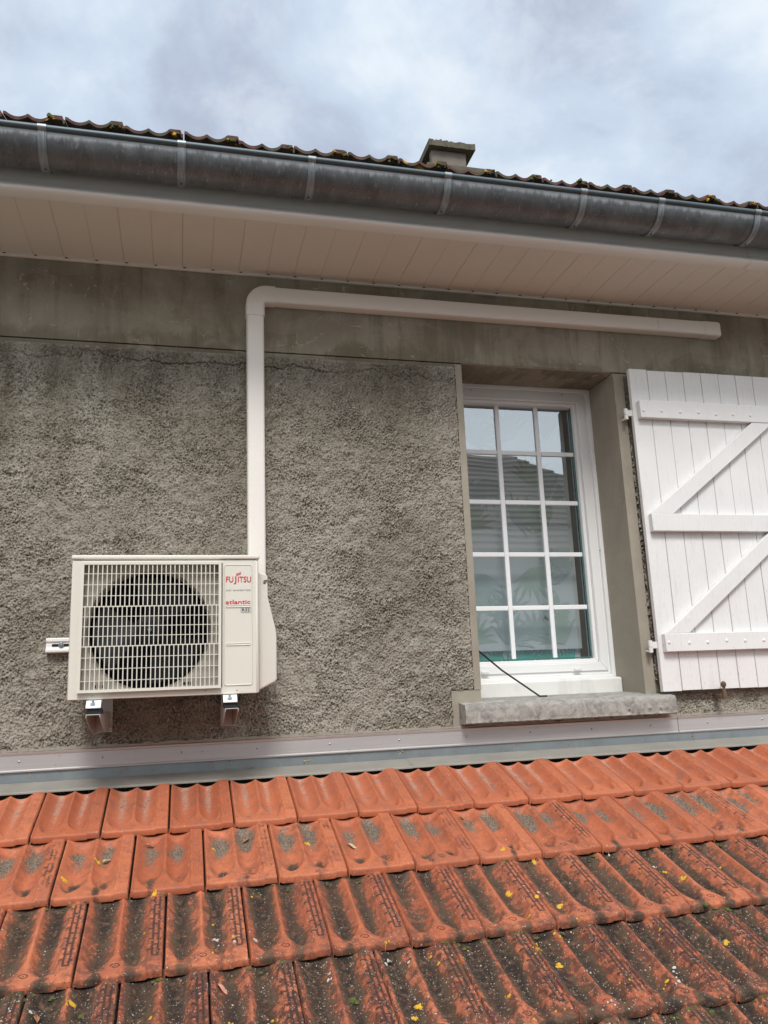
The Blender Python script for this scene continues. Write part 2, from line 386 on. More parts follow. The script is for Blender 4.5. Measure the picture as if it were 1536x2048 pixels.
    sp = t.math('MULTIPLY', t.step(t.math('ADD', v.outputs['Distance'], t.math('MULTIPLY', nc, .25)), .36, .26), t.math('LESS_THAN', vc[0], t.math('MULTIPLY', ax[1], .10)))
    c = t.mix(t.math('MULTIPLY', sp, t.step(nb, .40, .55)), c, (.46, .43, .36))
    v2 = t.vor(t.mapping(p, loc=(.3, .1, .7)), 190); vc2 = t.sep(v2.outputs['Color'])
    sp2 = t.math('MULTIPLY', t.step(v2.outputs['Distance'], .34, .24), t.math('LESS_THAN', vc2[1], t.math('ADD', .012, t.math('MULTIPLY', ax[1], .12))))
    c = t.mix(t.math('MULTIPLY', sp2, .75), c, (.48, .44, .38))
    v3 = t.vor(t.mapping(p, loc=(.9, .5, .2)), 150); vc3 = t.sep(v3.outputs['Color'])
    sp3 = t.math('MULTIPLY', t.step(v3.outputs['Distance'], .3, .2), t.math('LESS_THAN', vc3[2], t.math('ADD', .01, t.math('MULTIPLY', ax[1], .07))))
    c = t.mix(sp3, c, (.03, .018, .015))
    t.set(b, 'Base Color', c)
    t.set(b, 'Roughness', t.math('ADD', .55, t.math('MULTIPLY', t.math('MAXIMUM', mk[0], ax[1]), .35)))
    b.inputs['Specular IOR Level'].default_value = .35
    nrm = t.bump(t.math('SUBTRACT', 1.0, G), .7, .0022)
    hh = t.math('ADD', t.math('MULTIPLY', nb, t.math('ADD', .25, mk[0])), t.math('MULTIPLY', nc, .45))
    t.set(b, 'Normal', t.bump(hh, .6, .0024, nrm))
M_tile = material('terracotta_tile', tile_fn)
def uptile_fn(t, b):
    p = t.pos(); n = t.noise(p, 26, 7, .7); n2 = t.noise(p, 9, 4, .6)
    c = t.mix(t.step(n, .35, .65), (.045, .020, .014), (.12, .055, .038))
    c = t.mix(t.math('MULTIPLY', t.step(n2, .45, .62), .75), c, (.075, .07, .045))
    v = t.vor(p, 16); vc = t.sep(v.outputs['Color'])
    sp = t.math('MULTIPLY', t.step(t.math('ADD', v.outputs['Distance'], t.math('MULTIPLY', n, .3)), .5, .38), t.math('LESS_THAN', vc[0], .13))
    c = t.mix(sp, c, (.55, .30, .03))
    t.set(b, 'Base Color', c); b.inputs['Roughness'].default_value = .9
    t.set(b, 'Normal', t.bump(n, .8, .005))
M_uptile = material('mossy_old_tile', uptile_fn)

# ================================================================== HOUSE
YW = 3.45
house = empty('house', (1.0, YW, -4.2), 'grey roughcast house wall with white window, shutter, gutter and eave', 'house')
# --- smooth cement render: flat plates round the openings, plus the reveals
m = MB()
XL, XR = -3.2, 5.6
AX0, AX1, AZ0, AZ1 = 1.283, 2.091, -.075, 1.487
m.box(XL, XR, YW-.004, YW+.30, 1.491, 1.95)                  # lintel band
m.box(XL, XR, YW+.008, YW+.30, 1.4875, 1.4905)               # groove bottom
m.box(XL, AX0, YW, YW+.30, -.60, 1.487)
m.box(AX1, XR, YW, YW+.30, -.60, 1.487)
m.box(AX0, AX1, YW+.02, YW+.30, -.60, -.12)
m.box(XL, 1.18, YW, YW+.30, -4.2, -.6005); m.box(1.1805, XR, YW, YW+.30, -4.2, -.6005)
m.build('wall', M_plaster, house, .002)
m = MB()                                                      # worn smooth border bands round the window
m.box(1.251, AX0+.001, YW-.010, YW+.252, -.045, 1.480)
m.box(1.145, AX0-.001, YW-.008, YW+.1, -.215, -.046)
m.box(AX1-.001, 2.146, YW-.010, YW+.252, -.10, 1.480)
m.box(AX0+.0015, AX1-.0015, YW-.003, YW+.252, 1.4882, 1.4902)
m.build('window_surround', M_reveal, house, .004)

# --- roughcast: a true relief surface
dx = .0032; x0, x1, z0, z1 = -1.05, 3.25, -.42, 1.472
nx = int((x1-x0)/dx); nz = int((z1-z0)/dx)
X, Z = np.meshgrid(x0+np.arange(nx)*dx, z0+np.arange(nz)*dx)
def lumps(l, w_, sd, an=1.2):
    q = np.maximum.reduce([band(nz, nx, dx, l, sd+q_, w_, an) for q_ in range(3)]); return (q-q.mean())/q.std()
sel = sst(band(nz, nx, dx, .16, 61, .6), -.9, .9)
h = (.26*sel+.24)*lumps(.018, .6, 31, 1.35) + (.70-.18*sel)*lumps(.0100, .5, 41, 1.1) + .20*band(nz, nx, dx, .05, 3, .5) + .34*band(nz, nx, dx, .0074, 6, .3)
h = np.clip(h, -2.2, 2.6) + .15*band(nz, nx, dx, .3, 71)
h *= .80+.35*sst(band(nz, nx, dx, .25, 72), -1, 1)
wob = .004*band(nz, nx, dx, .08, 5)
# settlement crack below the band
cx = X[0]; cz = 1.405 - .012*(cx-1) + .012*np.interp(cx, np.linspace(x0, x1, 60), np.random.default_rng(3).standard_normal(60)) + .004*np.interp(cx, np.linspace(x0, x1, 400), np.random.default_rng(4).standard_normal(400))
crack = np.exp(-((Z-cz[None, :])/.0032)**2)*(sst(np.abs(X-1.0), 0, .1)*0+1)*(X < 1.25)*(.55+.45*sst(np.sin(X*3.1+1.0), -.3, .6))
disp = .0036*h + .005 + wob*.5 - .006*crack
edge = np.minimum.reduce([np.where((Z > 1.472-.02), (1.472-Z)/.02, 1), np.ones_like(Z)])
disp = disp*np.clip(edge, .15, 1)
V = np.stack([X, YW-.006-disp, Z], -1).reshape(-1, 3)
stain_shade = np.exp(-(1.47-Z)/.55)*1.0 + .55*np.exp(-((X-.20)/.16)**2)*sst(Z, .6, 1.45) + .8*np.exp(-((Z+.30)/.10)**2)  # old stains; the fade down from the top also paints eave shade
stain_shade += .35*np.exp(-((X+.85)/.3)**2)
A = np.stack([h, np.clip(stain_shade, 0, 1), crack], -1).reshape(-1, 3)
cxm, czm = (X[:-1, :-1]+dx/2), (Z[:-1, :-1]+dx/2)
hole = ((cxm > 1.249) & (cxm < 2.148) & (czm > -.047)) | ((cxm > 1.143) & (cxm < 2.20) & (czm < -.044))
jit = .004*band(nz-1, nx-1, dx, .03, 9)
hole = ((cxm > 1.249+jit*.6) & (cxm < 2.150+jit) & (czm > -.047+jit)) | ((cxm > 1.143+jit*.6) & (cxm < 2.195) & (czm < -.044+jit) & (czm > -.20))
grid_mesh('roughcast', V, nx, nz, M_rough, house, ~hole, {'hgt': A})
m = MB()
m.box(XL, x0+.002, YW-.012, YW-.002, -.60, 1.472); m.build('roughcast_edge', M_rough, house); m = MB(); m.box(x1-.006, XR, YW-.012, YW-.002, -.60, 1.472)
o = m.build('roughcast_edge', M_rough, house)

# --- eave: soffit, fascia, gutter, upper roof
m = MB()
yf, yb, zs = 3.0, 3.435, 1.866
k = 0; x = XL
x = -.519 - .125*22
while x < XR:
    a, b_ = x+.0010, x+.125-.0010
    m.box(a, b_, yf-.004, yb, zs, zs+.008)
    gap = .0014 if k % 2 == 0 else .0004
    m.box(x-.0010, x+.0010, yf-.004, yb, zs+.0009+gap, zs+.008)
    k += 1; x += .125
m.build('soffit', M_soffit, house, .0008)
m = MB()
m.box(XL, .455, yb-.001, YW-.002, zs-.010, zs+.012); m.box(.457, 1.35, yb-.001, YW-.002, zs-.010, zs+.012)
m.box(1.352, XR, yb-.001, YW-.002, zs-.010, zs+.012)
x = -.766
while x < 3.4:
    m.box(x, x+.012, yb-.006, yb-.0015, zs-.0035, zs+.001, 1); x += .125
m.build('soffit_trim', [M_soffit, M_dark], house, .002)
m = MB()
prof = [(2.999, zs-.001), (2.980, zs-.003), (2.954, zs-.003), (2.942, zs-.001), (2.936, zs+.003), (2.934, zs+.008), (2.936, zs+.014), (2.945, zs+.026), (2.953, zs+.038), (2.957, zs+.052), (2.957, zs+.26), (2.985, zs+.26), (2.985, zs+.006), (2.999, zs+.004)]
m.sweep(prof, [XL, 2.574]); m.sweep(prof, [2.592, XR])
pr2 = [(p[0]-.003, p[1]-.003) for p in prof]
m.sweep(pr2, [2.570, 2.61])
m.build('fascia', M_fascia, house)

# gutter
GY, GZ, GR = 2.862, 2.006, .092
gut = None
m = MB(); arc = [(GY-GR*cos(a), GZ-GR*sin(a)) for a in np.linspace(0, pi, 40)]
arc2 = [(GY-(GR-.002)*cos(a), GZ-(GR-.002)*sin(a)) for a in np.linspace(pi, 0, 40)]
cuts = [XL, -.9, 1.2505, XR]
for i in range(3):
    a, b_ = cuts[i], cuts[i+1]
    m.sweep(arc+arc2, np.linspace(a, b_, 60), closed=True)
gut = m.build('gutter', M_zinc, house, angle=60)
m = MB(); m.tube([(x, GY-GR-.004, GZ+.003) for x in np.linspace(XL, XR, 40)], .0105, 14)
b_ = m.build('gutter_bead', M_bead, None); link(b_, gut)
for bx in [-.514, -.025, .468, 1.026, 1.632, 2.004, 2.492]:
    m = MB(); w2 = .015
    R1 = GR+.0035
    aa = np.linspace(-.12, pi*.80, 30)
    pr = []
    for j, xx in enumerate([-w2, -w2*.62, -w2*.5, -w2*.2, w2*.2, w2*.5, w2*.62, w2]):
        rr = R1 + [0, .0005, .0035, .001, .001, .0035, .0005, 0][j]
        pr.append([(bx+xx, GY-rr*cos(a), GZ-rr*sin(a)) for a in aa])
    n = len(aa); vs = [q for l_ in pr for q in l_]
    fs = [(j*n+i, j*n+i+1, (j+1)*n+i+1, (j+1)*n+i) for j in range(7) for i in range(n-1)]
    m.add(vs, fs)
    m.tube([(bx-w2, GY-GR-.004, GZ+.003), (bx+w2, GY-GR-.004, GZ+.003)], .0128, 14)
    a = pi*.52; c0 = (bx, GY-(R1+.0025)*cos(a), GZ-(R1+.0025)*sin(a)); c1 = (bx, GY-(R1-.002)*cos(a), GZ-(R1-.002)*sin(a))
    m.tube([c0, c1], .004, 8, 1)
    m.box(bx-.012, bx+.012, GY+GR-.006, 2.957, GZ-.03, GZ+.02)
    o = m.build('gutter_strap', [M_strap, M_dark], None, angle=50); link(o, gut)

# upper roof: interlocking tiles seen from below
slope_u = .42
def upper_tile_profile(u):
    """height above plane across one tile, cusp in the middle, boxed interlock on the right"""
    v1 = -.017*(1-(2*np.clip((u-.04)/.36, 0, 1)-1)**2); v2 = -.017*(1-(2*np.clip((u-.40)/.34, 0, 1)-1)**2)
    z = v1+v2 + .007*sst(u, .72, .78)
    z = np.where((u > .955), z-.016, z)
    return z
m_v, m_q, base = [], [], 0
PU = .2155; nu = 44
for row in range(9):
    for k in range(-10, 24):
        u = np.linspace(0, 1, nu); X_ = -.233 - PU + k*PU + u*PU*.992 + random.uniform(-.003, .003)
        zt = upper_tile_profile(u); ya, yb_ = 2.835+row*.33+random.uniform(-.007, .007), 2.835+(row+1)*.33+.03
        zz = 2.093 + row*.33*slope_u + random.uniform(-.004, .004); tilt = .018; rl = random.uniform(-.012, .012)
        lo = 0 if row else 1
        P = []
        th = .013 + .004*(u > .78)
        for (yy, zo) in ((ya, 0), (yb_, 0), (yb_, 1), (ya, 1)):
            fr = (yy-ya)/(yb_-ya)
            z_ = zz + (yy-ya)*slope_u + tilt*(1-fr) + zt + rl*(X_-X_[0]) - zo*th
            P.append(np.stack([X_, np.full(nu, yy), z_], -1))
        P = np.concatenate(P); i = np.arange(nu-1)
        for a_, b2 in ((0, 1), (1, 2), (2, 3), (3, 0)):
            m_q.append(np.stack([a_*nu+i, a_*nu+i+1, b2*nu+i+1, b2*nu+i], 1)+base)
        m_q.append(np.array([[0, nu, 2*nu, 3*nu], [nu-1, 4*nu-1, 3*nu-1, 2*nu-1]])+base)
        m_v.append(P); base += 4*nu
roof_u = np_mesh('roof', np.concatenate(m_v), np.concatenate(m_q), M_uptile, house, smooth=False)
m = MB()                                                      # back slope and decking
m.add([(XL, 2.98, 2.045), (XR, 2.98, 2.045), (XR, 5.8, 2.045+2.82*slope_u), (XL, 5.8, 2.045+2.82*slope_u), (XR, 9, 1.9), (XL, 9, 1.9), (XL, 3.0, 1.88), (XR, 3.0, 1.88)],
      [(0, 1, 2, 3), (3, 2, 4, 5), (0, 6, 7, 1)])
m.build('roof_decking', M_uptile, house)
# moss cushions in the interlocks
m = MB()
rng = random.Random(4)
def blob(m, c, r, squash=.6, mi=0, seg=7):
    ph = rng.uniform(0, 6); vs = [(c[0], c[1], c[2]+r*squash)]
    for j in range(1, 4):
        e = pi/2 - j*pi/4
        for k_ in range(seg):
            a = 2*pi*k_/seg+ph; q = r*rng.uniform(.7, 1.25)
            vs.append((c[0]+q*cos(e)*cos(a), c[1]+q*cos(e)*sin(a), c[2]+q*squash*sin(e)))
    fs = [(0, 1+k_, 1+(k_+1) % seg) for k_ in range(seg)]
    for j in range(2):
        for k_ in range(seg): fs.append((1+j*seg+k_, 1+(j+1)*seg+k_, 1+(j+1)*seg+(k_+1) % seg, 1+j*seg+(k_+1) % seg))
    m.add(vs, fs, mi)
for k in range(-4, 22):
    xb = -.233 - PU + k*PU + PU*.87
    for _ in range(rng.randint(1, 5)):
        blob(m, (xb+rng.uniform(-.03, .02), 2.832+rng.uniform(-.003, .01), 2.098+rng.uniform(-.006, .012)), rng.uniform(.004, .011), .8, 1 if rng.random() < (.5 if k % 3 else .15) else 0)
    for _ in range(3):
        blob(m, (xb+rng.uniform(-.17, .02), 2.84+rng.uniform(0, .02), 2.112+rng.uniform(-.022, -.010)), rng.uniform(.003, .007), .8, 0)
M_moss = simple('green_brown_moss', (.09, .10, .025), .95, 0, .6, 60, .004, 200)
M_lich = simple('yellow_lichen', (.62, .36, .03), .9, 0, .35, 90, .002, 300)
M_lichw = simple('white_lichen', (.55, .54, .49), .9, 0, .2, 90, .002, 300)
mo = m.build('moss', [M_moss, M_lich], None); link(mo, roof_u); mo['kind'] = 'stuff'

# chimney
CY = 5.5
m = MB()
m.box(.340*CY, .431*CY, CY, CY+.60, 2.6, .7455*CY)
ch = m.build('chimney', M_conc, None, .006); 
link(ch, roof_u)
def chip(m, seed, amt):
    r_ = random.Random(seed); m.v = [(a+r_.uniform(-amt, amt), b+r_.uniform(-amt, amt), c+r_.uniform(-amt, amt)) for a, b, c in m.v]
m = MB(); m.box(.3505*CY, .405*CY, CY+.05, CY+.11, .7456*CY, .774*CY); 
mh = MB(); mh.box(.3505*CY, .405*CY, CY+.47, CY+.53, .7456*CY, .774*CY)
chw = m.build('chimney_hood', simple('grey_pink_concrete', (.17, .15, .13), .95, 0, .4, 9, .006, 40, .6, .2), None, .006); link(chw, roof_u); chb = mh.build('chimney_hood', chw.data.materials[0], None, .006); link(chb, roof_u)
m = MB(); nseg = 22
for i in range(nseg):
    xa = .345*CY + (.072*CY)*i/nseg; xb = .345*CY + (.072*CY)*(i+1)/nseg
    m.box(xa, xb-.0001, CY-rng.uniform(0, .006), CY+.60, .7742*CY, .7842*CY + rng.uniform(-.009, .006))
mf = MB(); mf.box(.3535*CY, .402*CY, CY+.115, CY+.465, .7456*CY, .7735*CY); flo = mf.build('hood_shade_block', M_dark, None); link(flo, roof_u)  # dark block put inside the open hood to stand for its shade
cc = m.build('chimney_cap', M_conc, None); link(cc, roof_u)

# --- window
win = MB()
YF = 3.702
fx0, fx1, fz0, fz1 = AX0+.0005, AX1-.0005, -.018, AZ1+.0003
def ring(m, x0, x1, z0, z1, wdt, ya, yb, mi=0, wb=None, wt=None):
    wb = wb or wdt; wt = wt or wdt
    m.prism([(x0, z0), (x0, z1), (x0+wdt, z1-wt), (x0+wdt, z0+wb)], 'y', ya, yb, mi)
    m.prism([(x1, z0), (x1-wdt, z0+wb), (x1-wdt, z1-wt), (x1, z1)], 'y', ya, yb, mi)
    m.prism([(x0, z1), (x1, z1), (x1-wdt, z1-wt), (x0+wdt, z1-wt)], 'y', ya, yb, mi)
    m.prism([(x0, z0), (x0+wdt, z0+wb), (x1-wdt, z0+wb), (x1, z0)], 'y', ya, yb, mi)
ring(win, fx0, fx1, fz0, fz1, .020, YF-.012, YF+.06)
ring(win, fx0+.0202, fx1-.0202, fz0+.0202, fz1-.0202, .026, YF+.004, YF+.06)
window = win.build('window', M_pvc, house, .0022)
s_ = MB()
sx0, sx1, sz0, sz1 = fx0+.034, fx1-.034, fz0+.038, fz1-.034
ring(s_, sx0, sx1, sz0, sz1, .040, YF-.004, YF+.062, 0)
ring(s_, sx0+.0402, sx1-.0402, sz0+.0402, sz1-.0402, .018, YF+.016, YF+.062, 0, .020, .018)
sash = s_.build('sash', M_pvc, None, .003); link(sash, window)
gx0, gx1, gzb, gzt = 1.374, 1.995, .088, 1.398
s_ = MB(); gk = .003
ring(s_, gx0-.004, gx1+.004, gzb-.004, gzt+.004, .0062, YF+.040, YF+.046)
o = s_.build('glazing_gasket', simple('teal_edge_gasket', (.07, .16, .15), .3, 0, .1, 4), None); link(o, window)
s_ = MB(); s_.box(gx0-.002, gx1+.002, YF+.050, YF+.054, gzb-.002, gzt+.002)
o = s_.build('glass_pane', M_glass, None); link(o, window)
s_ = MB()
for mx in (1.577, 1.797): s_.box(mx-.012, mx+.012, YF+.0400, YF+.0488, gzb, gzt)
zz = [gzb, .338, .607, .877, 1.140, gzt]
for mz in zz[1:-1]:
    for a, b_ in ((gx0, 1.5648), (1.5892, 1.7848), (1.8092, gx1)): s_.box(a, b_, YF+.0402, YF+.0486, mz-.0115, mz+.0115)
o = s_.build('muntin_grid', simple('bright_white_bar', (.84, .85, .86), .35, 0, .02), None, .003); link(o, window)
s_ = MB(); s_.prism([(3.634, -.088), (3.634, -.022), (3.642, -.014), (YF-.013, -.012), (YF-.013, -.088)], 'x', AX0+.012, AX1+.0-.004)
o = s_.build('bottom_rail', M_pvcdirty, None, .003); link(o, window)
for cxx in (1.402, 1.885):
    s_ = MB(); s_.box(cxx-.018, cxx+.018, YF-.018, YF-.003, .022, .036)
    o = s_.build('drain_cap', M_pvcdirty, None, .003); link(o, window)
for cxx, czz in ((1.42, 1.452), (1.93, 1.452), (2.066, .62)):
    s_ = MB(); s_.tube([(cxx, YF-.013, czz), (cxx, YF-.011, czz)], .003, 8)
    o = s_.build('frame_hole', M_dark, None); link(o, window)
# sill
nxs, nys = 150, 14
sill = MB()
sx0, sx1 = 1.176, 2.192
r_ = random.Random(11)
zrow = [(3.64, -.085), (3.50, -.090), (3.366, -.106), (3.360, -.111), (3.355, -.125), (3.358, -.140), (3.354, -.155), (3.360, -.170), (3.358, -.182), (3.366, -.187), (3.46, -.189)]
npz = len(zrow); nxx = 200
vs = []
nz_ = band(npz*4, nxx, .005, .03, 21)
for i in range(nxx):
    for j, (yy, z_) in enumerate(zrow):
        rough_ = 1.0 if 3 <= j <= 8 else .12
        vs.append((sx0+(sx1-sx0)*i/(nxx-1), yy+.0009*rough_*nz_[j*4, i], z_+.0005*rough_*nz_[j*4+2, i]))
fs = [(i*npz+j, i*npz+j+1, (i+1)*npz+j+1, (i+1)*npz+j) for i in range(nxx-1) for j in range(npz-1)]
fs += [tuple(range(npz))[::-1], tuple(range((nxx-1)*npz, nxx*npz))]
sill.add(vs, fs)
sill.build('window_sill', M_stone, house, angle=50)

# --- room behind the window
m = MB()
m.box(.6, 3.0, YF+2.5, YF+2.55, -.9, 2.0); m.box(.55, .6, YF+.1, YF+2.55, -.9, 2.0); m.box(3.0, 3.05, YF+.1, YF+2.55, -.9, 2.0)
m.box(.6, 3.0, YF+.1, YF+2.5, -.95, -.9); m.box(.6, 3.0, YF+.1, YF+2.5, 2.0, 2.05)
m.box(.6, AX0, YF+.052, YF+.1, -.9, 2.0); m.box(AX1, 3.0, YF+.052, YF+.1, -.9, 2.0); m.box(AX0, AX1, YF+.062, YF+.1, 1.49, 2.0); m.box(AX0, AX1, YF+.062, YF+.1, -.9, -.02)
m.build('inner_room', M_room, house)
# blind with printed leaves, and curtain below
LC = 0
def leaf_fan(m, cx_, cz_, ang, L, n, spread, y0, mi, wd=.10, clip=None):
    global LC
    for k_ in range(n):
        LC += 1; y = y0 - .00006*(LC % 60)
        a = ang + spread*((k_+.5)/n-.5); l_ = L*(1-.35*abs((k_+.5)/n-.5)*2)*rng.uniform(.85, 1.05)
        bend = spread*.10*((k_+.5)/n-.5)*2
        A_, B_ = [], []
        for q in range(7):
            f_ = q/6; rr = l_*f_; aa_ = a + bend*f_*f_; wv = wd*l_*sin(pi*min(1, f_*.93+.04))**.8*.5
            px, pz = cx_+rr*cos(aa_), cz_+rr*sin(aa_); nx_, nz2 = -sin(aa_), cos(aa_)
            A_.append((px+nx_*wv, y, pz+nz2*wv)); B_.append((px-nx_*wv, y, pz-nz2*wv))
        if clip and any(not (clip[0] < p[0] < clip[1] and clip[2] < p[2] < clip[3]) for p in A_+B_): continue
        m.add(A_+B_, [(q, q+1, 7+q+1, 7+q) for q in range(6)], mi)
bl = empty('leaf_print_blind', (1.65, 3.84, .14), 'pale window blind with faint leaf print behind the white glazing bars', 'blind')
bm_ = MB(); bx0, bx1, bz0, bz1 = 1.30, 2.000, .135, 1.47
bm_.box(bx0, bx1, 3.845, 3.847, bz0, bz1)
bm_.build('blind_cloth', M_blind, bl)
m = MB(); y_ = 3.8445
cc_ = (bx0+.003, bx1-.003, bz0+.004, bz1-.01)
pos_ = [(1.42, .33, 1.2), (1.62, .30, 2.0), (1.83, .26, 1.0), (1.50, .52, -1.9), (1.74, .55, -1.2), (1.93, .50, 2.2), (1.43, .75, 1.4), (1.66, .80, .5), (1.87, .80, 2.6),
        (1.52, 1.02, -1.4), (1.77, 1.0, 1.2), (1.95, 1.05, -2.0), (1.45, 1.22, .8), (1.70, 1.25, 2.2), (1.90, 1.25, .9), (1.58, .17, .9), (1.9, .16, 1.8), (1.38, .95, -.5), (1.40, .17, 1.4), (1.75, .18, 1.2)]
for i, (a, b_, c_) in enumerate(pos_):
    if i % 3 == 2:      # split leaf: two rows of lobes on a midrib
        for s_2 in (-1, 1):
            for q in range(6):
                f_ = q/6; leaf_fan(m, a+.13*f_*cos(c_), b_+.13*f_*sin(c_), c_+s_2*(1.15-.5*f_), .115*(1-.45*f_), 1, .1, y_, i % 2, .36, cc_)
    else: leaf_fan(m, a, b_, c_, .20, 10, 2.5, y_, i % 2, .15, cc_)
m.build('leaf_print', [M_leaf1, M_leaf2], bl)
cu = empty('leaf_curtain', (1.65, 3.9, -.02), 'strip of curtain with vivid green leaves showing below the pale blind', 'curtain')
m = MB(); m.box(bx0, 2.0, 3.870, 3.872, -.05, .55); m.build('curtain_cloth', M_curt, cu)
m = MB()
for i in range(16): leaf_fan(m, 1.33+.045*i, .02+.03*(i % 3), .6+1.9*rng.random(), .13, 8, 2.2, 3.8690, 0, .11, (1.305, 1.995, -.04, .5))
m.build('leaf_print', M_leaf3, cu)

# --- shutter
m = MB(); SY = 3.39
for k in range(8):
    a = 2.150+k*.1025; top = 1.490 + rng.uniform(-.002, .002); bo = -.089+rng.uniform(-.001, .002)
    yy = SY+rng.uniform(0, .0012)
    m.box(a+.0017, a+.1025-.0017, yy, SY+.024, bo, top)
    if k < 7: m.box(a+.1025-.0017, a+.1025+.0017, SY+.005, SY+.0215, bo+.001, top-.001)
sh = m.build('shutter', M_shut, house, .0022)
def sub(m, name, mats, parent, **k):
    o = m.build(name, mats, None, **k); link(o, parent); return o
for a, b_ in ((1.227, 1.317), (.659, .745), (.090, .174)):
    m = MB(); m.box(2.173, 2.958, SY-.030, SY-.0005, a, b_); sub(m, 'rail', M_shut, sh, bevel=.003)
for (za, zb, xl) in ((.7455, 1.2265, 2.175), (.1745, .6585, 2.186)):
    sl_ = (2.818-2.172)/(1.234-.744)
    m = MB(); dxx = (zb-za)*sl_; wd_ = .120
    m.prism([(xl, za), (xl+wd_, za), (min(xl+wd_+dxx, 2.958), zb), (xl+dxx, zb)], 'y', SY-.027, SY-.0006); sub(m, 'brace', M_shut, sh, bevel=.002)
def dome(m, c, r, mi=0, axis=-1, seg=12, flat=.5):
    vs = [(c[0], c[1]+axis*r*flat, c[2])]
    for j in range(1, 5):
        e = pi/2*(1-j/4)
        for k_ in range(seg): vs.append((c[0]+r*cos(e)*cos(2*pi*k_/seg), c[1]+axis*r*flat*sin(e), c[2]+r*cos(e)*sin(2*pi*k_/seg)))
    fs = [(0, 1+k_, 1+(k_+1) % seg) for k_ in range(seg)]+[(1+j*seg+k_, 1+(j+1)*seg+k_, 1+(j+1)*seg+(k_+1) % seg, 1+j*seg+(k_+1) % seg) for j in range(3) for k_ in range(seg)]
    m.add(vs, fs, mi)
for zc in (1.263, .131):
    for k in range(7):
        m = MB(); dome(m, (2.192+k*.1015+rng.uniform(-.003, .003), SY-.030, zc+rng.uniform(-.003, .003)), .0085); sub(m, 'bolt_head', M_shut, sh)
for zc in (1.256, .120):
    m = MB()
    m.box(2.122, 2.172, SY+.010, SY+.016, zc-.011, zc+.020)
    m.tube([(2.118, SY+.012, zc-.004), (2.118, SY+.012, zc+.026)], .0095, 12)
    m.tube([(2.118, SY+.012, zc-.030), (2.118, SY+.012, zc-.006)], .0095, 12, 1)
    m.tube([(2.118, SY+.012, zc-.022), (2.116, YW, zc-.022)], .006, 8, 1)
    sub(m, 'hinge', [M_shut, M_pvcdirty], sh, bevel=.001)
m = MB(); m.tube([(2.835, SY-.03, .700), (2.835, SY-.05, .700)], .006, 8); dome(m, (2.835, SY-.05, .700), .013, flat=.8); sub(m, 'latch_knob', M_rust, sh)

# shutter dog under the shutter
dog = empty('shutter_stop', (2.452, 3.44, -.12), 'small rusty iron shutter stop fixed below the white shutter', 'shutter stop')
m = MB(); m.box(2.437, 2.467, 3.37, 3.45, -.130, -.112); m.build('wall_spike', M_rust, dog, .003)
m = MB(); m.tube([(2.452, 3.362, -.128), (2.452, 3.362, -.096), (2.452, 3.362, -.082), (2.452, 3.362, -.072), (2.452, 3.362, -.060), (2.452, 3.362, -.052)], [.011, .009, .006, .012, .012, .004], 12)
m.build('catch_head', M_rust, dog)
# black rod
rod = MB(); rod.tube([(1.288, 3.452, .123), (1.40, 3.474, .036), (1.594, 3.516, -.0865), (1.600, 3.510, -.0868), (1.622, 3.497, -.0865)], .0042, 8)
tag(rod.build('shutter_rod', M_black), 'thin black metal rod leaning from window edge down to stone sill', 'rod')
kn = MB(); kn.tube([(1.2835, 3.52, -.05), (1.298, 3.52, -.05)], .016, 14); kn.tube([(1.297, 3.52, -.05), (1.305, 3.52, -.05)], .008, 10)
tag(kn.build('reveal_stop', M_black, bevel=.002), 'small round black stop on the window recess beside the sill', 'door stop')

# ================================================================== AIR CONDITIONER
AY = 3.08
ac = empty('air_conditioner', (-.055, 3.23, -.02), 'cream outdoor air conditioner unit with fan grille hung on the roughcast wall', 'air conditioner')
aX0, aX1, aZ0, aZ1 = -.390, .280, -.018, .478
m = MB()
GX0, GX1, GZ0, GZ1 = -.347, .131, .014, .462       # opening behind the grille
th = .012
m.box(aX0, GX0, AY, AY+th, aZ0, aZ1); m.box(GX1, aX1, AY, AY+th, aZ0, aZ1)
m.box(GX0, GX1, AY, AY+th, aZ0, GZ0); m.box(GX0, GX1, AY, AY+th, GZ1, aZ1)
m.box(aX0, aX0+th, AY+th, 3.37, aZ0, aZ1); m.box(aX1-th, aX1, AY+th, 3.37, aZ0, aZ1)
m.box(aX0+th, aX1-th, 3.365, 3.37, aZ0, aZ1); m.box(aX0+th, aX1-th, AY+th, 3.365, aZ0, aZ0+.006)
# weld coplanar front: one frame mesh without inner seams
fr = MB(); 
o_ = [(aX0, aZ0), (aX1, aZ0), (aX1, aZ1), (aX0, aZ1)]; i_ = [(GX0, GZ0), (GX1, GZ0), (GX1, GZ1), (GX0, GZ1)]
vs = [(a, AY, b) for a, b in o_]+[(a, AY, b) for a, b in i_]+[(a, 3.37, b) for a, b in o_]+[(a, AY+.012, b) for a, b in i_]
fs = [(0, 1, 5, 4), (1, 2, 6, 5), (2, 3, 7, 6), (3, 0, 4, 7), (0, 8, 9, 1), (1, 9, 10, 2), (2, 10, 11, 3), (3, 11, 8, 0), (8, 11, 10, 9), (4, 5, 13, 12), (5, 6, 14, 13), (6, 7, 15, 14), (7, 4, 12, 15)]
fr.add(vs, fs)
casing = fr.build('casing', M_ac, ac, .008, seg=3)
m = MB(); m.box(aX0-.003, aX1+.003, AY-.005, 3.373, aZ1+.003, aZ1+.020); m.build('top_cover', M_ac, ac, .006, seg=3)
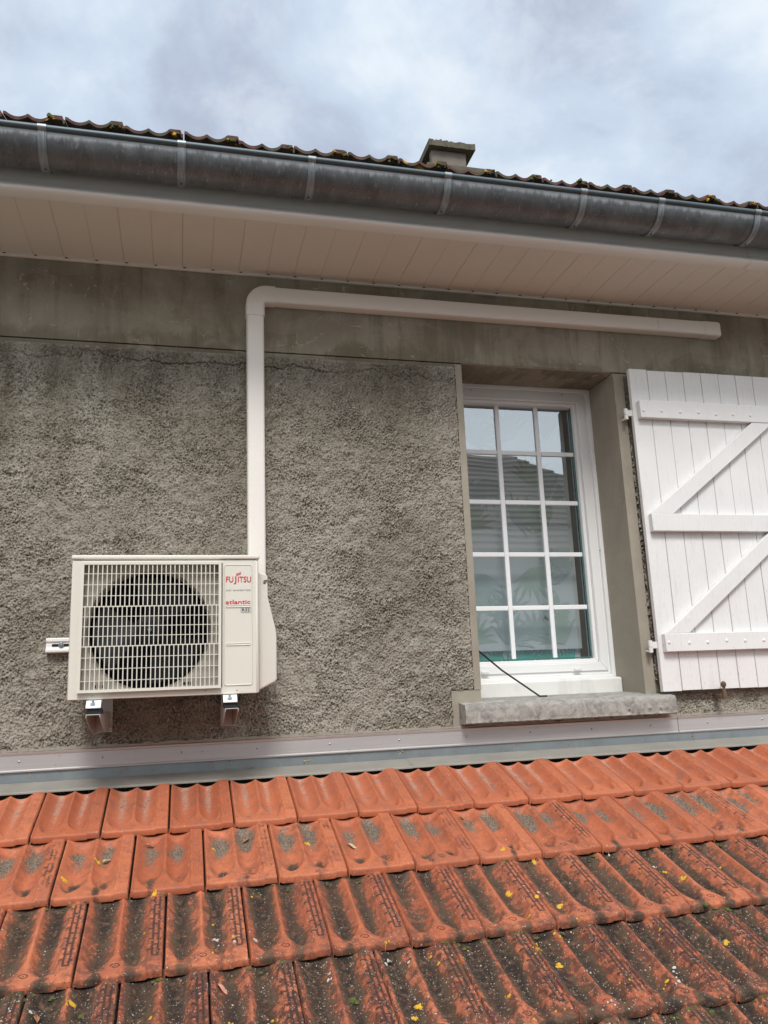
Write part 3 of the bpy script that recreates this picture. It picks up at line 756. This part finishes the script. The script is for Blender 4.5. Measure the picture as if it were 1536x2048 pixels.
# shroud plate with round mouth
m = MB(); cx_, cz_, R_ = -.117, .226, .218; seg = 72; ys = AY+.030
inner = [(cx_+R_*cos(2*pi*k/seg), cz_+R_*sin(2*pi*k/seg)) for k in range(seg)]
def rect_pt(a):
    dx_, dz_ = cos(a), sin(a); c_ = []
    x0_, x1_, z0_, z1_ = aX0+.008, GX1+.02, aZ0+.002, aZ1-.001
    if dx_ > 1e-9: c_.append((x1_-cx_)/dx_)
    if dx_ < -1e-9: c_.append((x0_-cx_)/dx_)
    if dz_ > 1e-9: c_.append((z1_-cz_)/dz_)
    if dz_ < -1e-9: c_.append((z0_-cz_)/dz_)
    r__ = min(c_); return (cx_+dx_*r__, cz_+dz_*r__)
outer = [rect_pt(2*pi*k/seg) for k in range(seg)]
vs = [(a, ys, b) for a, b in outer]
rings_ = [(R_+.012, ys), (R_+.004, ys+.003), (R_, ys+.012), (R_-.003, ys+.05), (R_-.002, ys+.08)]
for rr, yy in rings_: vs += [(cx_+rr*cos(2*pi*k/seg), yy, cz_+rr*sin(2*pi*k/seg)) for k in range(seg)]
fs = []
for j in range(len(rings_)):
    for k in range(seg): fs.append((j*seg+k, j*seg+(k+1) % seg, (j+1)*seg+(k+1) % seg, (j+1)*seg+k))
m.add(vs, fs)
for hx in (-.300, -.286, -.272, .010, .022, .034): m.box(hx-.004, hx+.004, ys-.001, ys+.002, .022, .032, 1)
m.build('fan_shroud', [M_acin, M_dark], ac)
m = MB(); m.box(cx_-.24, cx_+.24, AY+.20, AY+.205, .0, .47); m.build('coil', M_coil, ac)
m = MB()
for b3 in range(3):
    a0 = b3*2*pi/3+.6; vs = []; nr, na = 6, 8
    for i in range(nr):
        rr = .055+(.195-.055)*i/(nr-1)
        for j in range(na):
            f_ = j/(na-1); a = a0+f_*(1.15+.25*i/(nr-1))-.1*i/(nr-1)
            vs.append((cx_+rr*cos(a), AY+.085-.045*f_+.01*sin(pi*f_), cz_+rr*sin(a)))
    m.add(vs, [(i*na+j, i*na+j+1, (i+1)*na+j+1, (i+1)*na+j) for i in range(nr-1) for j in range(na-1)])
fan = m.build('fan', M_black, ac)
m = MB(); m.tube([(cx_, AY+.045, cz_), (cx_, AY+.05, cz_), (cx_, AY+.11, cz_)], [.040, .055, .058], 32); sub(m, 'hub', M_black, fan)
m = MB(); m.tube([(cx_, AY+.034, cz_), (cx_, AY+.045, cz_)], .008, 6); sub(m, 'hub_nut', M_bolt, fan)
# grille
m = MB(); gY0, gY1 = AY-.016, AY-.004
gx0, gx1, gz0, gz1 = -.356, .140, .006, .470
ring(m, gx0, gx1, gz0, gz1, .010, AY-.018, AY-.0005)
secs = [(.0160, .166, .0034), (.166, .308, .0030), (.308, .460, .0034)]
nb = 30; pitch = (gx1-gx0-.020)/nb
for si, (za, zb, wv) in enumerate(secs):
    off = pitch*.5 if si == 1 else 0
    for k in range(1, nb+ (1 if si == 1 else 0)):
        xx = gx0+.010+k*pitch-off
        m.box(xx-wv/2, xx+wv/2, gY0, gY1, za+.0002, zb-.0002)
for i, zz in enumerate([.046, .087, .127, .166, .202, .237, .272, .308, .347, .387, .427]):
    tk = .0036 if i in (3, 7) else .0022
    m.box(gx0+.0102, gx1-.0102, gY0+.0012, gY1-.001, zz-tk/2, zz+tk/2)
m.build('fan_grille', M_ac, ac, .0)
m = MB(); m.box(.1415, .1450, AY-.0012, AY-.0002, .008, .468); m.build('seam_shade_strip', simple('seam_shadow_gap', (.09, .08, .07), .8), ac)  # thin dark strip on the casing, painting the shade of the seam
# service panel with embossed border
def rrect(x0, x1, z0, z1, r, n=6):
    pts = []
    for (cx2, cz2, a0) in ((x1-r, z1-r, 0), (x0+r, z1-r, pi/2), (x0+r, z0+r, pi), (x1-r, z0+r, 3*pi/2)):
        for k in range(n+1): a = a0+pi/2*k/n; pts.append((cx2+r*cos(a), cz2+r*sin(a)))
    return pts
def emboss(m, x0, x1, z0, z1, r, y, hgt, w=.003, mi=0):
    loops = [(0, 0), (w*.5, hgt), (w, hgt), (w*1.6, hgt*.3)]; N = None; vs = []
    for d, hh in loops:
        L = rrect(x0+d, x1-d, z0+d, z1-d, max(r-d, .001)); N = len(L); vs += [(a, y-hh, b) for a, b in L]
    fs = [(j*N+k, j*N+(k+1) % N, (j+1)*N+(k+1) % N, (j+1)*N+k) for j in range(3) for k in range(N)]
    fs.append(tuple(3*N+k for k in range(N))); m.add(vs, fs, mi)
m = MB(); emboss(m, .150, .256, .012, .462, .010, AY-.0004, .0028)
pan = m.build('service_panel', M_ac, ac, angle=20)
for zc in (.303, .162):
    m = MB(); emboss(m, .157, .249, zc-.0045, zc+.0045, .004, AY-.0014, .003, .002)
    sub(m, 'panel_ridge', M_ac, pan, angle=60)
# lettering
def text(s, name, x0, z0, wdt, hgt, mat, y=AY-.0026, bold=0.0, th=.0003):
    cu_ = bpy.data.curves.new(name, 'FONT'); cu_.body = s; cu_.offset = bold; cu_.extrude = 0.0; cu_.resolution_u = 3
    tmp = bpy.data.objects.new('tmp', cu_); COL.objects.link(tmp); bpy.context.view_layer.update()
    me = bpy.data.meshes.new_from_object(tmp.evaluated_get(bpy.context.evaluated_depsgraph_get()))
    bpy.data.objects.remove(tmp); bpy.data.curves.remove(cu_)
    co = np.array([v.co[:] for v in me.vertices]); lo, hi = co.min(0), co.max(0)
    for v in me.vertices:
        a = (v.co.x-lo[0])/(hi[0]-lo[0])*wdt+x0; b = (v.co.y-lo[1])/(hi[1]-lo[1])*hgt+z0
        v.co = (a, y, b)
    me.materials.clear(); me.materials.append(mat); me.name = name
    o = bpy.data.objects.new(name, me); COL.objects.link(o); link(o, pan)
    return o
text('FU', 'lettering', .158, .393, .0265, .0225, M_red, bold=.012)
text('J', 'lettering', .1865, .3865, .0095, .0300, M_red, bold=.012)
text('ITSU', 'lettering', .2020, .393, .0490, .0225, M_red, bold=.012)
m = MB(); pts = []
for k in range(29):
    a = 2*pi*k/28; d_ = 1+sin(a)**2
    pts.append((.2045+.0082*cos(a)/d_, AY-.0028, .4255+.011*sin(a)*cos(a)/d_))
m.tube([(x_, y__, z_+(x_-.2045)*.35) for x_, y__, z_ in pts], .0009, 6, cap=False); sub(m, 'logo_loop', M_red, pan)
text('DC INVERTER', 'lettering', .158, .3605, .092, .0052, M_grey, bold=.0)
text('atlantic', 'lettering', .1565, .3110, .092, .0165, M_red, bold=.012)
text('R32', 'lettering', .2165, .2835, .029, .0115, M_grey, bold=.02)
m = MB(); L = rrect(.2125, .2495, .2795, .2990, .004)
m.tube([(a, AY-.0026, b) for a, b in L+[L[0]]], .0005, 5, cap=False); sub(m, 'badge_outline', M_grey, pan)
# valve cover on the right flank
m = MB(); prof = [(.2835, -.006), (.2835, .438), (.302, .440), (.316, .430), (.322, .395), (.3235, .345), (.3515, .218), (.3535, .200), (.3535, .032), (.349, .022)]
prof = [(.2832, -.010), (.2832, .442), (.314, .436), (.3205, .425), (.3215, .345), (.350, .222), (.3535, .200), (.3535, .030), (.348, .022)]
m.prism(prof, 'y', AY+.07, AY+.27)
vc_ = m.build('valve_cover', M_ac, ac, .006, seg=3)
m = MB(); m.prism([(.305, .408), (.314, .412), (.324, .409), (.316, .404), (.311, .396), (.304, .398)], 'y', AY+.0672, AY+.0705)
sub(m, 'finger_slot', simple('slot_grey', (.13, .12, .11), .8), vc_)
m = MB(); m.box(.2802, .2836, AY+.05, AY+.055, .02, .20); sub(m, 'seam_fold', M_ac, vc_)
for sx_, sz_ in ((-.305, -.001), (.085, .001), (.198, -.001)):
    m = MB(); dome(m, (sx_, AY-.0002, sz_-.003), .0035); m.build('screw', M_steel, ac)
for sx_ in (-.297, .172):
    f_ = MB(); f_.prism([(3.045, -.047), (3.045, -.044), (3.066, -.024), (3.10, -.024), (3.10, -.020), (3.062, -.020), (3.041, -.043), (3.041, -.047)], 'x', sx_-.025, sx_+.025)
    f_.build('foot', M_white, ac, .001)
    f_ = MB(); f_.tube([(sx_-.002, 3.05, -.045), (sx_-.002, 3.05, -.018)], .0045, 8); f_.tube([(sx_-.002, 3.05, -.036), (sx_-.002, 3.05, -.029)], .009, 6)
    f_.build('anchor_bolt', M_bolt, ac)
    f_ = MB(); f_.prism([(sx_-.024, -.047), (sx_+.026, -.047), (sx_+.030, -.0665), (sx_-.022, -.0665)], 'y', 3.05, 3.10)
    f_.build('rubber_pad', M_black, ac, .002)
for i, sx_ in enumerate((-.297, .176)):
    br = empty('wall_bracket', (sx_, 3.43, -.10), ['cantilever steel bracket under left end of the air conditioner', 'cantilever steel bracket under right end of the air conditioner'][i], 'bracket', 'brackets carrying the air conditioner')
    f_ = MB(); a, b_ = sx_-.023, sx_+.025; th = .0025
    f_.box(a+.0005, b_-.0005, 3.035, 3.428, -.0700, -.0672)
    sh_ = [(3.035, -.0705), (3.035, -.078), (3.10, -.1), (3.20, -.125), (3.30, -.138), (3.428, -.142), (3.428, -.0705)]
    f_.prism(sh_, 'x', a, a+th); f_.prism(sh_, 'x', b_-th, b_)
    f_.build('arm', M_steel, br, .0006)
    f_ = MB(); f_.box(sx_-.020, sx_+.036, 3.4285, 3.433, -.146, .01); f_.build('wall_plate', M_steel, br, .0006)
    for zz in (-.125, -.088):
        f_ = MB(); f_.tube([(b_, 3.40, zz), (b_+.006, 3.40, zz)], .0045, 6); f_.build('bolt', M_bolt, br)
    f_ = MB(); f_.box(a+.004, b_-.004, 3.37, 3.373, -.138, -.072); f_.build('inner_gusset', M_steel, br)
rl = empty('mounting_rail', (-.2, 3.43, .19), 'short slotted white metal rail sticking out left of the air conditioner', 'rail')
m = MB()
prof = [(3.4350, .165), (3.4060, .165), (3.4020, .169), (3.4020, .178), (3.4100, .184), (3.4100, .204), (3.4040, .209), (3.4040, .219), (3.4080, .2225), (3.4350, .2225)]
m.sweep(prof, [-.515, .20]); n = len(prof); m.add([(-.515, p[0], p[1]) for p in prof], [tuple(range(n))])
m.build('rail_profile', M_white, rl, .001)
m = MB(); m.prism(rrect(-.494, -.430, .189, .199, .0048), 'y', 3.4086, 3.4098); m.build('slot', M_dark, rl)
m = MB(); m.tube([(-.459, 3.4085, .194), (-.459, 3.405, .194)], .0105, 18); m.tube([(-.459, 3.405, .194), (-.459, 3.398, .194)], .0065, 6); m.build('rail_bolt', M_bolt, rl, .0008)

# ================================================================== PIPE TRUNKING
tr = empty('pipe_trunking', (.30, 3.42, .3), 'beige plastic pipe trunking rising from the air conditioner and turning right under eave', 'trunking')
ty0, ty1 = 3.392, YW-.004
def chan_prof(a, b, r=.012, n=5):       # rounded front corners; (across, y)
    pts = [(a, YW-.002)]
    for k in range(n+1): q = pi*k/(2*n); pts.append((a+r-r*cos(q), ty0+r-r*sin(q)))
    for k in range(n+1): q = pi*k/(2*n); pts.append((b-r+r*sin(q), ty0+r-r*cos(q)))
    pts.append((b, YW-.002)); return pts
m = MB(); m.prism(chan_prof(.264, .340), 'z', .345, 1.683); m.build('vertical_duct', M_beige, tr)
m = MB(); m.prism(chan_prof(.2625, .3415, .013), 'z', .905, .9055)
m = MB(); pr = [(y, a) for a, y in chan_prof(1.711, 1.786)]; m.prism(pr, 'x', .386, 2.352); m.build('horizontal_duct', M_beige, tr)
m = MB(); m.prism(pr, 'x', 2.3535, 2.634); m.build('duct_extension', M_beige, tr)
m = MB(); pr = [(y-.002, a) for a, y in chan_prof(1.7085, 1.7885, .014)]
rot_ = []
m.prism(pr, 'x', 2.628, 2.700)
c_ = [((y-3.42)*.55+3.42+.006, (a-1.7485)*.72+1.7485) for y, a in pr]
n = len(pr); m.f = m.f[:1]+m.f[2:]; m.m = m.m[:-1]
b0 = len(m.v)
steps = [(2.712, .97), (2.722, .90), (2.728, .76)]
last = n
for xx, f_ in steps:
    vs = [(xx, (p[0]-YW)*f_+YW, (p[1]-1.7485)*(f_*.5+.5)+1.7485) for p in pr]; b1 = len(m.v); m.v += vs
    fs = [(last+k, last+(k+1) % n, b1+(k+1) % n, b1+k) for k in range(n)]; m.f += fs; m.m += [0]*n; last = b1
m.f.append(tuple(last+k for k in range(n))); m.m.append(0)
m.build('end_cap', M_beige, tr, angle=45)
# elbow: profile swept round a quarter turn
m = MB(); aw = .0835; path = []
pr = [(a-.302, y) for a, y in chan_prof(.302-aw/2, .302+aw/2, .014)]
cxE, czE = .302+.052, 1.7487-.052
secs_ = [((.302, 1.640), 0.0), ((.302, czE), 0.0)]
for k in range(1, 12):
    q = pi/2*k/12; secs_.append(((cxE-.052*cos(q), czE+.052*sin(q)), q))
secs_ += [((cxE, 1.7487), pi/2), ((.392, 1.7487), pi/2)]
vs = []; n = len(pr)
for (px, pz), q in secs_:
    for a, y in pr:
        # across direction points right when going up, down when going right
        vs.append((px+a*cos(q), y-.004, pz-a*sin(q)))
fs = [(i*n+k, i*n+(k+1) % n, (i+1)*n+(k+1) % n, (i+1)*n+k) for i in range(len(secs_)-1) for k in range(n)]
fs += [tuple(range(n)), tuple(range((len(secs_)-1)*n, len(secs_)*n))[::-1]]
m.add(vs, fs); m.build('elbow', M_beige, tr, angle=45)

# ================================================================== LEAN-TO with tiled roof
lean = empty('lean_to', (1.0, 3.4, -4.2), 'low orange clay tiled roof below the window, weathered and lichen spotted', 'roof')
st, ct = .1236, .325; Ls = math.hypot(st, ct); uy, uz = ct/Ls, st/Ls; nyv, nzv = -uz, uy
TW = .22
def tile_height(U, Vv):
    fl = .010 + .135*np.exp(-(Vv/.165)**1.5)
    cr = .445
    def valley(a, b):
        t_ = np.clip((U-a)/(b-a), 0, 1); s_ = 4*t_*(1-t_)
        end = .075 + .13*(2*t_-1)**2
        amp = sst(Vv, end, end+.11)
        return s_, amp
    s1, a1 = valley(.055, cr-fl); s2, a2 = valley(cr+fl, .775-.0*Vv)
    topf = 1-.55*sst(Vv, .93, 1.0)
    h_ = -.026*(s1*a1+s2*a2)*topf
    scal = .016*np.abs(((Vv*5.2) % 1)-.5)*2
    rib = sst(U, .772+scal, .806+scal)*(1-sst(U, .984, .996))
    h_ += .0085*rib*(.45+.55*sst(Vv, .02, .16))
    lip = sst(U, .004, .014)*(1-sst(U, .032, .046)); h_ += .0045*lip
    gr = np.exp(-((U-.862)/.008)**2)+np.exp(-((U-.925)/.008)**2)
    gr *= sst(Vv, .13, .17)*(1-sst(Vv, .90, .95))
    cr_ = np.zeros_like(U)
    for q in np.arange(.2, .92, .105):
        cr_ += np.exp(-((Vv-q-.02*np.sin(U*40))/.008)**2)*((U > .80) & (U < .965))
    gro = np.clip(gr+cr_*.8, 0, 1); h_ -= .0
    h_ -= .032*(sst(U, .980, .992)); h_ -= .022*(1-sst(U, 0, .010))
    h_ -= .005*(1-sst(Vv, 0, .018))**2
    # round maker's mark on the flare, as a plain ring and dot
    du = (U-cr)*TW; dv = (Vv-.115)*Ls; rr = np.sqrt(du**2+(dv*1.35)**2)
    h_ += .0*np.exp(-((rr-.010-.0012*np.arctan2(dv, du))/.0022)**2) + .0012*np.exp(-(rr/.003)**2)
    return h_, s1*a1, s2*a2, gro, rr
def build_row(k, off, xa, xb, ures, vres, seed, vmax=1.10):
    rs = np.random.default_rng(seed); outv, outq, outm, outa, outu = [], [], [], [], []; base = 0
    u = np.linspace(0, 1, ures); v = np.concatenate([[0.0], np.linspace(0, vmax, vres)])
    U, Vv = np.meshgrid(u, v); h_, m1, m2, gro, rr = tile_height(U, Vv)
    front = np.zeros_like(U); front[0, :] = 1
    n0 = int(math.floor((xa-off)/TW))
    for n in range(n0, n0+int((xb-xa)/TW)+2):
        X_ = off+n*TW + U*TW*.994 + .001
        rnd = rs.random(6); yaw = (rnd[0]-.5)*.010
        s_ = Vv*Ls + (rnd[1]-.5)*.006 + (U-.5)*TW*yaw
        hn = .020*(1-Vv) + h_ + (rnd[2]-.5)*.004 + (U-.5)*(rnd[3]-.5)*.005 - front*.017
        Yk, Zk = 3.0-ct*k, -.468-st*k
        Y_ = Yk + s_*uy + hn*nyv; Z_ = Zk + s_*uz + hn*nzv
        outv.append(np.stack([X_, Y_, Z_], -1).reshape(-1, 3))
        # soiling masks
        val = np.clip(m1+m2, 0, 1); t1 = np.exp(-((U-.24)/.07)**2); t2 = np.exp(-((U-.62)/.06)**2)
        if k == 0:
            dark = .0*U+.08*val; grey = np.zeros_like(U)+.06*val*(X_ > 1.2)*np.exp(-((Vv-.4)/.2)**2)*4
            dust = (np.exp(-((U-.235)/.05)**2)+np.exp(-((U-.60-.03*Vv)/.045)**2))*sst(Vv, .15, .85)*(.42+.40*rnd[4]) + .26*val
            soil = .10+.12*rnd[3]+0*U; grs = gro*.0; 
        elif k == 1:
            j1, j2 = .68+.14*rnd[4], .72+.12*rnd[5]
            grey = (.80+.85*rnd[3])*np.exp(-((U-.23)/.14)**2-((Vv-j1)/.23)**2) + (.80+.85*rnd[2])*np.exp(-((U-.61)/.13)**2-((Vv-j2)/.22)**2)
            kk = .35+.75*rs.random(3)
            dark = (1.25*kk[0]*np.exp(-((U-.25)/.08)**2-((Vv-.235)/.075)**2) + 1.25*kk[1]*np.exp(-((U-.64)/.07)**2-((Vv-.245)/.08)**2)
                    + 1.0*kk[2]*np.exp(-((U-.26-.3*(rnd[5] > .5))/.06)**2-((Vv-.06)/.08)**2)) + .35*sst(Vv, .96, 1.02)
            dust = .15*val; soil = .18+.20*rnd[3]+0*U; grs = gro*.62*np.clip(np.sin(Vv*17+rnd[0]*9)+.3, 0, 1)
        else:
            heavy = min(1.15, .85+.15*(k-2))
            edge_ = np.clip(val, 0, 1)**.5 * (1-.5*sst(U, .70, .76))
            a1, a2 = .60+.55*rs.random(), .60+.55*rs.random()
            w1, w2 = .085+.05*rs.random(), .070+.045*rs.random(); c1, c2 = .17+.07*rs.random(), .585+.06*rs.random()
            run = .80+.25*np.sin(Vv*(5+4*rnd[0])+rnd[1]*6)
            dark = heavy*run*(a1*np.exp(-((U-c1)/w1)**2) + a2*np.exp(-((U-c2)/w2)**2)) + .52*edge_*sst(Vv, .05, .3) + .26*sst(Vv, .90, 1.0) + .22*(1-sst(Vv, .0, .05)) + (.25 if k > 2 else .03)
            rdg = np.exp(-((U-.445)/.038)**2) + (rr < .02)*.6
            dark = dark*(1-.80*np.clip(rdg, 0, 1)*(1-.2*(k-2))) + (k > 2)*.18*sst(U, .78, .84)
            grey = .30*val*rnd[4]; dust = .12*val
            soil = np.clip((.66 if k == 2 else 1.3) - .45*np.clip(rdg, 0, 1)+.14*(rnd[2]-.5), 0, 1.25)+0*U
            grs = gro*.85 + .5*np.exp(-((rr-.010)/.003)**2)
        dark = dark + 1.2*sst(U, .980, .990)
        outm.append(np.stack([dark, grey, dust], -1).reshape(-1, 3))
        outa.append(np.stack([np.full_like(U, rnd[5]), soil, grs], -1).reshape(-1, 3))
        gs = [.12, .55*rnd[3]+.15][k] if k < 2 else .8+.2*rnd[3]
        outu.append(np.stack([U, Vv, np.full_like(U, gs)], -1).reshape(-1, 3))
        nx_, ny_ = len(u), len(v); i = np.arange((ny_-1)*(nx_-1)); a = (i//(nx_-1))*nx_+i % (nx_-1)
        outq.append(np.stack([a, a+1, a+nx_+1, a+nx_], 1)+base); base += nx_*ny_
    return np.concatenate(outv), np.concatenate(outq), np.concatenate(outm), np.concatenate(outa), np.concatenate(outu)
AV, AQ, AM, AA, AU = [], [], [], [], []; base = 0
for k in range(0, 8):
    fine = 0 <= k <= 4
    V, Q, M_, A_, U_ = build_row(k, -.475 if k % 2 == 0 else -.3617, -1.05, 3.7, 78 if fine else 22, 92 if fine else 30, 50+k, .978 if k == 0 else 1.10)
    AV.append(V); AQ.append(Q+base); AM.append(M_); AA.append(A_); AU.append(U_); base += len(V)
troof = np_mesh('roof', np.concatenate(AV), np.concatenate(AQ), M_tile, lean, {'mk': np.concatenate(AM), 'aux': np.concatenate(AA), 'tuv': np.concatenate(AU)})
m = MB()
m.box(-1.05, 3.9, .75, 3.42, -4.2, -1.62); m.prism([(.75, -1.62), (3.42, -1.62), (3.42, -.385), (.75, -1.395)], 'x', -1.05, 3.9, 1)
m.build('lean_to_walls', [M_plain, simple('gap_shade_black', (.012, .012, .012), .95)], lean)  # sloping top coloured near-black to paint the shaded gap below the zinc
def on_roof(x, s_, lift=.0):       # s_: metres up slope from row-0 front edge (negative = towards the camera)
    k = math.floor(-s_/Ls)+1 if s_ < 0 else 0
    vv = (s_+k*Ls)/Ls; off = -.475 if k % 2 == 0 else -.3617
    uu = ((x-off)/TW) % 1.0
    h_ = float(tile_height(np.array([[uu]]), np.array([[vv]]))[0][0, 0])+.020*(1-vv)+lift
    return Vector((x, 3.0+s_*uy+h_*nyv, -.468+s_*uz+h_*nzv))
# lichen rosettes and moss
def patch(m, x, s_, r, mi, seg=9):
    c_ = on_roof(x, s_, .0028); vs = [tuple(c_)]
    ph = rng.uniform(0, 6)
    for f_, lf in ((.6, .0034), (1.0, .0006)):
        for k_ in range(seg):
            a = 2*pi*k_/seg+ph; q = r*f_*rng.uniform(.65, 1.25)
            vs.append(tuple(on_roof(x+q*cos(a), s_+q*sin(a), lf)))
    fs = [(0, 1+k_, 1+(k_+1) % seg) for k_ in range(seg)]+[(1+k_, 1+seg+k_, 1+seg+(k_+1) % seg, 1+(k_+1) % seg) for k_ in range(seg)]
    m.add(vs, fs, mi)
m = MB()
big = [(905, 2, 0)]
for i in range(150):
    s_ = -rng.uniform(.30, 1.25); x = rng.uniform(-.6, 2.9)
    if -s_ < .7 and rng.random() < .5: continue
    y_mi = 0 if rng.random() < .52 else 1
    n_ = rng.randint(1, 3)
    for _ in range(n_): patch(m, x+rng.uniform(-.012, .012), s_+rng.uniform(-.012, .012), rng.uniform(.0018, .0052), y_mi)
for a, b_ in [(-0.252, -0.131), (0.114, -0.108), (0.422, -0.114), (-0.338, -0.227), (0.994, -0.499), (1.126, -0.585), (1.565, -0.463), (0.569, -0.939), (0.587, -0.903), (1.14, -0.356), (1.058, -0.573), (0.959, -0.774), (1.011, -0.816), (1.54, -0.814), (1.052, -0.306), (-0.071, -0.356), (1.585, -0.528), (-0.248, -0.743)]:
    for q in range(4): patch(m, a+rng.uniform(-.006, .006), b_+rng.uniform(-.006, .006), rng.uniform(.003, .008), 0)
o = m.build('lichen', [M_lich, M_lichw], None); link(o, troof); o['kind'] = 'stuff'
m = MB()
for k in (2, 3, 4):
    for i in range(260 if k > 2 else 120):
        x = rng.uniform(-.8, 2.9)
        if sin(x*9+k*2)+sin(x*23+k) < .2: continue
        c_ = on_roof(x, -Ls*(k-1)-.0045-rng.uniform(0, .010), .0); blob(m, tuple(c_), rng.uniform(.0025, .0065), .7)
for a, b_, r__ in ((.432, -.844, .013), (-.226, -.772, .009), (1.318, -1.054, .012), (1.555, -.692, .009), (.44, -.852, .008)):
    blob(m, tuple(on_roof(a, b_)), r__, .7)
o = m.build('moss', M_moss, None); link(o, troof); o['kind'] = 'stuff'
# flashing
m = MB()
def bar(xa, xb):
    p_ = [(3.4335, -.276), (3.426, -.2765), (3.4255, -.272), (3.430, -.268), (3.430, -.216), (3.426, -.212), (3.424, -.206), (3.4335, -.2035)]
    m.sweep(p_, [xa, xb]); n = len(p_); m.add([(xa, *q) for q in p_]+[(xb, *q) for q in p_], [tuple(range(n)), tuple(range(n, 2*n))])
bar(-1.2, 2.2335); bar(2.2365, 3.9)
fb = m.build('flashing_bar', M_alu, lean, angle=25)
for k in range(-2, 12):
    xx = .003+.2985*k
    m = MB(); dome(m, (xx, 3.4298, -.238), .0048, flat=.7, mi=0); m.tube([(xx, 3.4275, -.238), (xx, 3.4262, -.238)], .0018, 6, 1); sub(m, 'screw', [M_bolt, M_dark], fb)
m = MB()
for xa, xb, dz in ((-1.2, .925, 0), (.9255, 3.9, .0015)):
    p_ = [(3.440, -.235), (3.4345-dz, -.270), (3.4335-dz, -.316+dz), (3.4345, -.316), (3.4415, -.27), (3.4415, -.235)]
    m.sweep(p_, [xa, xb])
    p_ = [(3.4320, -.316+dz), (3.360, -.333+dz), (3.3345, -.3385+dz), (3.3315, -.3415+dz), (3.331, -.3465+dz), (3.333, -.3465), (3.3345, -.343), (3.4320, -.319)]
    m.sweep(p_, [xa, xb], 1)
m.build('zinc_flashing', [M_zincl, M_zincd], lean, angle=25)
m = MB(); nn = 240                                          # mortar/sealant smear above the bar
for i in range(nn):
    xa = -1.1+i*(4.6/nn)
    m.box(xa, xa+4.6/nn-.0002, 3.428+rng.uniform(0, .004), YW, -.203, -.196+rng.uniform(0, .008))
m.build('mortar_joint', M_reveal, lean)
# dry leaves and a twig
M_dry = simple('dry_leaf', (.36, .17, .08), .7, 0, .4, 40)
M_lpink = simple('pinkish_leaf', (.55, .26, .18), .7, 0, .2, 30)
M_dry2 = simple('pale_dry_leaf', (.48, .38, .22), .7, 0, .3, 40)
leaves = [((.219, -.066), .034, .9, M_dry, 'curled brown dry leaf in a grey patch of the second tile row, left of centre'),
          ((-.225, -.122), .030, .7, M_dry2, 'pale curled leaf beside yellow lichen on the second tile row at left'),
          ((.566, -.168), .034, -.55, M_dry2, 'straw coloured leaf stalk lying on the second tile row near the middle'),
          ((-.325, -.773), .028, 1.8, M_dry, 'small orange brown leaf on the darkest tiles at the lower left corner'),
          ((.111, -.756), .030, -.7, M_lpink, 'pinkish oval leaf lying on the dark lower tiles left of centre'),
          ((-.095, -.048), .026, .2, M_dry, 'thin dark curled leaf tucked under the top tile row at left'),
          ((1.0, -.036), .024, .2, M_dry, 'small brown leaf tucked under the top tile row right of centre'),
          ((.556, -.727), .024, .8, M_lichw, 'whitish torn leaf at the joint above the lowest tiles')]
for (x, s_), L, an, mt, lab in leaves:
    m = MB(); vs = []; n = 9
    for side in (-1, 0, 1):
        for q in range(n):
            f_ = q/(n-1); wv = L*.24*sin(pi*f_)**.8*side
            px = x+cos(an)*(f_-.5)*L - sin(an)*wv; ps = s_+sin(an)*(f_-.5)*L+cos(an)*wv
            p_ = on_roof(px, ps, .004+.006*abs(side)+.004*sin(f_*5)); vs.append(tuple(p_))
    m.add(vs, [(r_*n+q, r_*n+q+1, (r_+1)*n+q+1, (r_+1)*n+q) for r_ in range(2) for q in range(n-1)])
    c_ = on_roof(x, s_, .004)
    o = m.build('dry_leaf', mt, None); tag(o, lab, 'leaf', 'dry leaves scattered on the tiles')
    sol = o.modifiers.new('thick', 'SOLIDIFY'); sol.thickness = .0006

# ================================================================== surroundings
m = MB(); m.box(-150, 150, -150, 150, -4.4, -4.2)
tag(m.build('ground', M_ground), kind='structure')
nb_ = empty('neighbour_house', (2, -9, -4.2), 'brown tiled hip roof house mirrored in the window panes', 'house')
M_nroof = simple('brown_roof_tiles', (.13, .085, .065), .9, 0, .35, 2)
m = MB(); m.box(-9, 11, -14.5, -7.6, -4.2, 2.45); m.build('wall', simple('pale_wall', (.55, .54, .52), .9, 0, .1, 2), nb_)
m = MB(); nrow = 18
for i in range(nrow):
    f0, f1 = i/nrow, (i+1)/nrow
    def e(f): return (-9.6+5.6*f*.8, 11.9-3.9*f, -7.1-4.0*f, 2.45+3.15*f)
    a, b_ = e(f0), e(f1)
    m.add([(a[0], a[2], a[3]+.05), (a[1], a[2], a[3]+.05), (b_[1], b_[2], b_[3]), (b_[0], b_[2], b_[3]), (a[0], a[2], a[3]-.02), (a[1], a[2], a[3]-.02)], [(0, 1, 2, 3), (4, 5, 1, 0)])
m.add([(11.9, -7.1, 2.45), (11.9, -15.1, 2.45), (8.0, -11.1, 5.6)], [(0, 1, 2)])
m.add([(-9.6, -15.1, 2.45), (-5.12, -11.1, 5.6), (8.0, -11.1, 5.6), (11.9, -15.1, 2.45)], [(0, 1, 2, 3)])
m.add([(-9.6, -7.1, 2.45), (-9.6, -15.1, 2.45), (-5.12, -11.1, 5.6)], [(0, 1, 2)])
m.build('roof', M_nroof, nb_, smooth=False)
